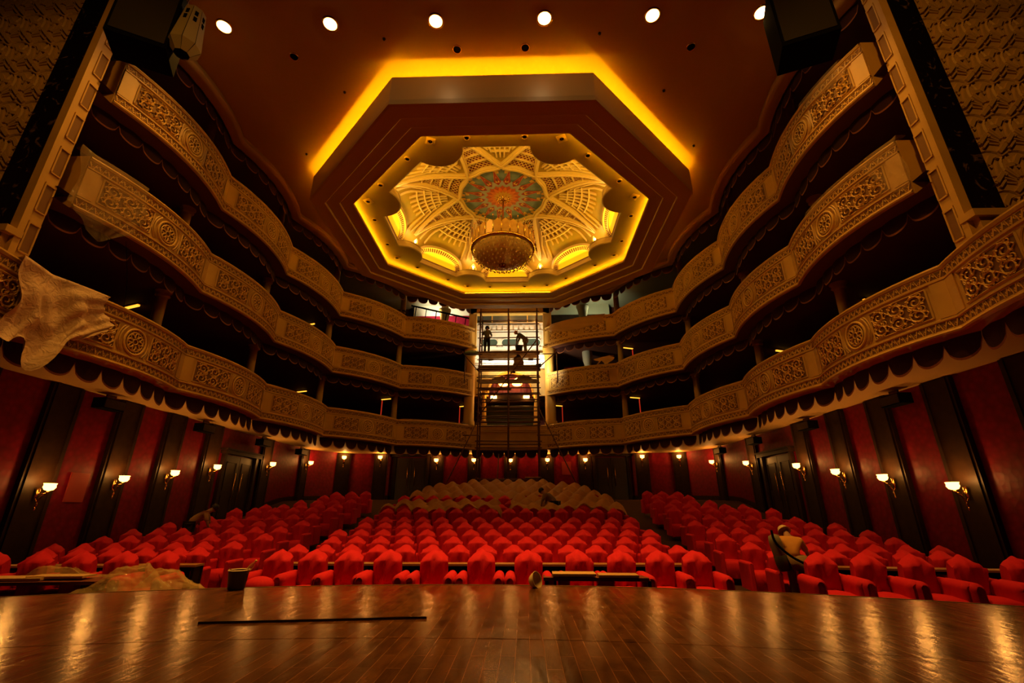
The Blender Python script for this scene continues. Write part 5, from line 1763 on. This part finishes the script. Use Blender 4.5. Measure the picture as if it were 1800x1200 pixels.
person('worker with a pale hard hat half hidden behind the right portal at the middle balcony', (9.75, 8.9, TB[1] + .28), R(200), dict(elL=(-.3, .15, 1.3), wrL=(-.15, .3, 1.45)), mat('brown_red_shirt', (.25, .07, .04), .8), dk, mat('green_hard_hat', (.12, .13, .07), .5), .45)

# ================================================================ LOUDSPEAKER CLUSTERS
def cluster(sg):
    nm = 'right' if sg > 0 else 'left'
    x, y, z, rz = (-7.78, 7.22, E + 9.62, R(26.6)) if sg < 0 else (7.30, 7.60, E + 9.62, R(-20))
    t = thing('loudspeaker_cluster', 'big black hanging loudspeaker box beside the stage opening, %s' % nm, 'loudspeaker', (x, y, z), rz)
    q = MB(); q.use(black_m, False); q.box((0, 0, .9), (1.12, .8, 1.8)); q.build('cabinet', None, t)
    q = MB(); q.use(steel, False)
    for a in (-.5, .5): q.tube([(a, 0, 1.75), (a, 0, CEIL - z)], .02, 5)
    q.build('hanging_bars', None, t)
    q = MB(); q.use(MATS['speaker_grille'], False); q.box((0, -.41, .9), (1.0, .02, 1.6)); q.build('grille', None, t)
cluster(-1); cluster(1)
t2 = thing('stage_fitting', 'tapered grey faceted metal fitting with small slots beside the left loudspeaker box', 'stage fitting', (-6.95, 7.35, E + 9.75), R(30))
met = mat('facet_metal', (.42, .36, .22), .45, metal=.3)
n = 8
for k in range(n):
    a0, a1 = 2 * PI * k / n, 2 * PI * (k + 1) / n
    rr_ = [(.16, 0), (.34, .22), (.22, 1.35)]
    q = MB(); q.use(met, False)
    q.grid([[(r_ * cos(a_), r_ * sin(a_), z_) for a_ in (a0 + .02, a1 - .02)] for r_, z_ in rr_])
    f = q.build('facet', None, t2)
    q = MB(); q.use(black_m, False)
    am = (a0 + a1) / 2
    for zz in (.92, 1.12):
        r_ = lerp(.34, .22, (zz - .22) / 1.13) * cos(PI / n) + .004
        q.box((r_ * cos(am), r_ * sin(am), zz), (.012, .07, .14), am)
    q.build('slot', None, f)
q = MB(); q.use(black_m, False); q.lathe([(.001, .02), (.15, .02)], n=8); q.lathe([(.32, .22), (.20, 1.34), (.001, 1.35)], n=8); q.build('core', None, t2)

# ================================================================ THINGS ON THE STAGE AND IN FRONT
t = thing('bucket', 'small dark bucket with a pale spattered rim standing near the stage edge', 'bucket', (-3.48, 7.50, 0))
q = MB(); q.use(mat('bucket_plastic', (.020, .012, .008), .4), True); q.lathe([(.001, .004), (.105, .004), (.115, .02), (.142, .26), (.150, .265), (.14, .25), (.11, .03), (.001, .02)], n=24); q.build('body', None, t)
q = MB(); q.use(mat('dried_plaster', (.55, .42, .28), .8), True); q.lathe([(.139, .262), (.146, .272), (.153, .262)], n=24); q.lathe([(.001, .20), (.13, .21)], n=18); q.build('plaster_rim', None, t)
q = MB(); q.use(steel, True); q.tube([(.14 * cos(a), -.02 + .02 * cos(a), .25 + .04 - .03 * sin(a)) for a in [PI * i / 8 for i in range(9)]], .004, 5); q.build('handle', None, t)
t = thing('plastic_bottle', 'clear plastic bottle leaning out of the small dark bucket', 'bottle', (-3.38, 7.50, .22), 0)
q = MB(); q.use(film2, True); q.lathe([(.001, 0), (.032, 0), (.034, .04), (.034, .13), (.014, .19), (.014, .21), (.001, .21)], n=14); o = q.build('body', None, t); o.rotation_euler = (0, R(38), 0)
q = MB(); q.use(cream, True); q.lathe([(.016, .205), (.016, .225), (.001, .226)], n=10); o = q.build('cap', None, t); o.rotation_euler = (0, R(38), 0)
# hat
t = thing('hard_hat', 'pale ribbed hard hat lying on its side at the stage edge', 'hard hat', (1.0, 7.80, .105), R(10))
q = MB(); q.use(mat('cream_plastic', (.62, .48, .28), .45), True)
rws = []
for i in range(9):
    a = PI / 2 * i / 8
    rws.append([(.135 * cos(a) * cos(2 * PI * k / 24) * (1 + .02 * (k % 2)), .115 * cos(a) * sin(2 * PI * k / 24), .13 * sin(a)) for k in range(24)])
HR = Vector((-.72, .58, -.30)).to_track_quat('Z', 'Y').to_euler()
q.grid(rws, close_u=True); o = q.build('shell', None, t); o.rotation_euler = HR
q = MB(); q.use(mat('hat_lining', (.40, .28, .15), .7), True); q.tube([(.138 * cos(a), .118 * sin(a), 0) for a in [2 * PI * k / 24 for k in range(24)]], .008, 5, closed=True)
rws = [[(x * .93, y * .93, z * .93) for x, y, z in r_] for r_ in rws]; q.grid(rws, close_u=True)
o = q.build('lining', None, t); o.rotation_euler = HR
# bar on the stage
t = thing('metal_bar', 'long dark metal rail lying across the stage boards', 'metal bar', (-1.44, 5.565, .012), math.atan2(.31, 2.33))
q = MB(); q.use(mat('dark_rail', (.035, .02, .012), .25, metal=.6), False); q.box((0, 0, 0), (2.36, .035, .022)); q.build('rail', None, t)
q = MB(); q.use(mat('dark_rail_flange', (.05, .03, .018), .2, metal=.6), False); q.box((0, 0, -.008), (2.34, .06, .006)); q.build('flange', None, t)
q = MB(); q.use(mat('plaster_stain', (.16, .13, .10), .6), False)
# boards in front of the centre row
t = thing('chipboard_shelf', 'pale board lying in front of the front row seats, right of the hard hat', 'board', (1.98, 8.62, E - 1.06), R(-1))
q = MB(); q.use(mat('pale_board', (.62, .40, .17), .6), False); q.box((-.34, 0, .0), (.72, .34, .035)); q.build('board', None, t)
q = MB(); q.use(mat('pale_board_2', (.50, .30, .12), .6), False); q.box((.40, .02, -.02), (.66, .30, .035)); q.build('second_board', None, t)
q = MB(); q.use(mat('red_brown_board', (.16, .035, .02), .6), False); q.box((.02, .05, -.07), (1.75, .34, .05)); q.build('under_board', None, t)
q = MB(); q.use(wood_dark, False)
for x in (-.8, .9): q.box((x, .05, -.42), (.06, .3, .66))
q.build('trestle', None, t)
# left front corner: table with boards, plastic
t = thing('trestle_table', 'red-brown trestle table with an open board on top at the left of the stage edge', 'table', (-7.5, 8.25, E - 1.16), R(6))
q = MB(); q.use(MATS['red_brown_board'], False); q.box((0, .0, 0), (2.6, .55, .05)); q.build('top', None, t)
q = MB(); q.use(wood_dark, False)
for x in (-1.1, 1.1): q.box((x, 0, -.34), (.08, .45, .62))
q.build('legs', None, t)
simple('loose_board', MATS['pale_board'], lambda q: (q.box((-7.75, 8.2, E - 1.105), (1.3, .36, .035), R(6)), q.box((-6.95, 8.32, E - 1.085), (.9, .30, .03), R(4))), 'pale boards lying on the trestle table at the left of the stage edge', 'board')
def plastic_heap(lab, cx, cy, z0, rx, ry, h, seed, m=None, nm='plastic_sheet'):
    rnd = random.Random(seed)
    ph = [rnd.uniform(0, 6) for _ in range(10)]
    q = MB(); q.use(m or poly_m, True)
    rows = []
    n = 44
    for j in range(n + 1):
        rw = []
        for i in range(n + 1):
            u, v = 2 * i / n - 1, 2 * j / n - 1
            r_ = min(1, math.hypot(u, v))
            cr = sum(abs(sin(f_ * (u * cos(t_) + v * sin(t_)) + ph[k_])) / f_ for k_, (f_, t_) in enumerate(((5, .3), (8, 1.4), (11, 2.4), (15, .9), (21, 2.0), (27, .1))))
            zz = h * ((1 - r_ ** 2.2) * (.55 + .35 * sin(2.6 * u + ph[0]) + .2 * sin(3.1 * v + ph[1])) + (.55 - cr) * .9 * (1 - r_ ** 4)) + .03
            rw.append((cx + u * rx + .03 * sin(9 * v + ph[5]), cy + v * ry + .03 * sin(8 * u + ph[6]), z0 + max(0, zz)))
        rows.append(rw)
    q.grid(rows)
    return tag(q.build(nm, None), lab, 'plastic sheet')
plastic_heap('crumpled clear plastic heaped between the left stage edge and the trestle table', -5.75, 8.25, E - 1.36, .85, .42, .34, 4, film2)
plastic_heap('lower fold of clear plastic beside the heap, nearer the bucket', -5.05, 8.35, E - 1.36, .65, .35, .32, 9, film2)
plastic_heap('thin plastic over the covered seats at the far left end of the stage edge', -7.2, 8.75, E - 1.2, .9, .30, .22, 12, film2)
simple('red_cushion', seat_red, lambda q: q.ell((-3.72, 8.60, E - 1.26), (.26, .2, .15), 14, 8), 'bright red covered cushion lying just right of the small bucket', 'cushion', None, True)

# ================================================================ CLOTHS ON THE BALCONIES
def fold_sheet(name, lab, m, a, b, mir, s0, s1, ztop, drop_fn, seed, d0=.07, amp=.05, back=.2, cat='plastic sheet'):
    """sheet hanging over a balcony front between arc positions s0..s1 (0..1 of the bay)"""
    rnd = random.Random(seed); ph = [rnd.uniform(0, 6) for _ in range(8)]
    sg = -1 if mir else 1
    segs = []
    pts_ = a if isinstance(a, list) else [a, b]
    for p0, p1 in zip(pts_[:-1], pts_[1:]):
        L = math.hypot(p1[0] - p0[0], p1[1] - p0[1])
        tx, ty = (p1[0] - p0[0]) / L, (p1[1] - p0[1]) / L
        nx, ny = ty, -tx
        if nx * (0 - (p0[0] + p1[0]) / 2) + ny * (14 - (p0[1] + p1[1]) / 2) < 0: nx, ny = -nx, -ny
        segs.append((p0, L, tx, ty, nx, ny))
    def P(s, z, d):
        # s counts bays along the list of joints
        i_ = max(0, min(len(segs) - 1, int(math.floor(s)))); u = s - i_
        p0, L, tx, ty, nx, ny = segs[i_]
        k = .36 * 4 * max(0, u * (1 - u)) + d
        return ((p0[0] + tx * u * L + nx * k) * sg, p0[1] + ty * u * L + ny * k, z)
    q = MB(); q.use(m, True)
    n, k_ = 34, 26
    rows = []
    for j in range(-4, k_ + 1):
        rw = []
        for i in range(n + 1):
            u = i / n
            s = lerp(s0, s1, u)
            D = drop_fn(u)
            if j < 0:
                rw.append(P(s, ztop + .03 + .01 * sin(9 * u), d0 - back * (-j) / 4 - .02))
            else:
                v = j / k_
                wv = amp * v ** .6 * (sin(16 * u + 3 * v + ph[0]) * .6 + sin(27 * u - 4 * v + ph[1]) * .35 + .5 * sin(9 * v + 5 * u + ph[2]) + .35 * sin(23 * v * u + 8 * v + ph[3]))
                rw.append(P(s + .02 * sin(6 * v + ph[4]) - .02 * v * (u - .5), ztop + .03 - D * v, d0 + max(-.01, wv + amp * .5)))
        rows.append(rw)
    q.grid(rows)
    return tag(q.build(name, None), lab, cat)
J5, J6, J4 = J[5], J[6], J[4]
# pale cloth over the lowest tier, left: spans the joint J5
fold_sheet('cloth_sheet', 'crumpled pale cloth sheet hanging over the lowest balcony at the left, stage end', cloth_m, [J6, J5, J4], None, True, 0.84, 1.27, TT[0], lambda u: 1.30 + .70 * math.exp(-((u - .50) / .16) ** 2) + .25 * math.exp(-((u - .15) / .15) ** 2) - .35 * u * u + .08 * sin(17 * u), 3, d0=.10, amp=.14, back=.3, cat='cloth sheet')
fold_sheet('plastic_wrap', 'clear plastic film wrapped over the stage end of the middle balcony on the left', poly_m, J5, J4, True, -.06, .30, TT[1], lambda u: 1.42 + .50 * math.exp(-((u - .55) / .25) ** 2), 5, d0=.09, amp=.06)
fold_sheet('plastic_wrap', 'clear plastic film wrapped over the stage end of the middle balcony on the right', poly_m, J5, J4, False, -.03, .14, TT[1], lambda u: 1.15 + .1 * sin(5 * u), 6, d0=.07, amp=.025)
fold_sheet('plastic_wrap', 'narrow clear plastic strip over the top balcony rail on the right', poly_m, J5, J4, False, .10, .42, TT[2], lambda u: .30 + .25 * (1 - u), 8, d0=.06, amp=.012)
fold_sheet('plastic_wrap', 'thin plastic film along the rail of the middle balcony on the right', poly_m, J5, J4, False, .14, .62, TT[1], lambda u: .22, 9, d0=.06, amp=.012)
fold_sheet('plastic_wrap', 'plastic film over the top balcony front just right of the centre bay', sheet_material('tan_film', (0.62, 0.36, 0.14), 0.6, .4), J[1], J[0], False, .1, .9, TT[2], lambda u: .45 + .3 * sin(3 * u), 10, d0=.06, amp=.015)
fold_sheet('plastic_wrap', 'plastic film on the rail of the lowest balcony just left of the centre bay', film2, J[1], J[0], True, .05, .95, TT[0], lambda u: .10 + .12 * abs(sin(9 * u)), 11, d0=.06, amp=.02)
fold_sheet('plastic_wrap', 'plastic film on the rail of the lowest balcony just right of the centre bay', film2, J[1], J[0], False, .35, .95, TT[0], lambda u: .10 + .16 * abs(sin(7 * u)), 12, d0=.06, amp=.02)
fold_sheet('cloth_sheet', 'small tan cloth hung over the middle balcony at the joint right of the centre bay', mat('tan_cloth', (.55, .33, .14), .8), J[2], J[0], False, .42, .54, TT[1], lambda u: .30 + .16 * sin(7 * u), 13, d0=.10, amp=.02, cat='cloth sheet')
simple('cable', black_m, lambda q: q.tube(bez([(-8.6, 9.1, TB[1] - .1), (-8.75, 9.6, TB[1] - .9), (-8.9, 9.9, TT[0] + .05)], 6), .006, 4), 'thin dark cable hanging between the middle and lowest balconies on the left', 'cable', None, True)
simple('tripod', wood_dark, lambda q: (q.tube([(9.3, 9.7, TB[1] + .3), (9.25, 9.65, TB[1] + 2.0)], .02, 5), q.tube([(9.25, 9.65, TB[1] + 2.0), (9.0, 9.1, TB[1] + 1.3)], .02, 5)), 'thin folding stand behind the middle balcony front on the right', 'stand')
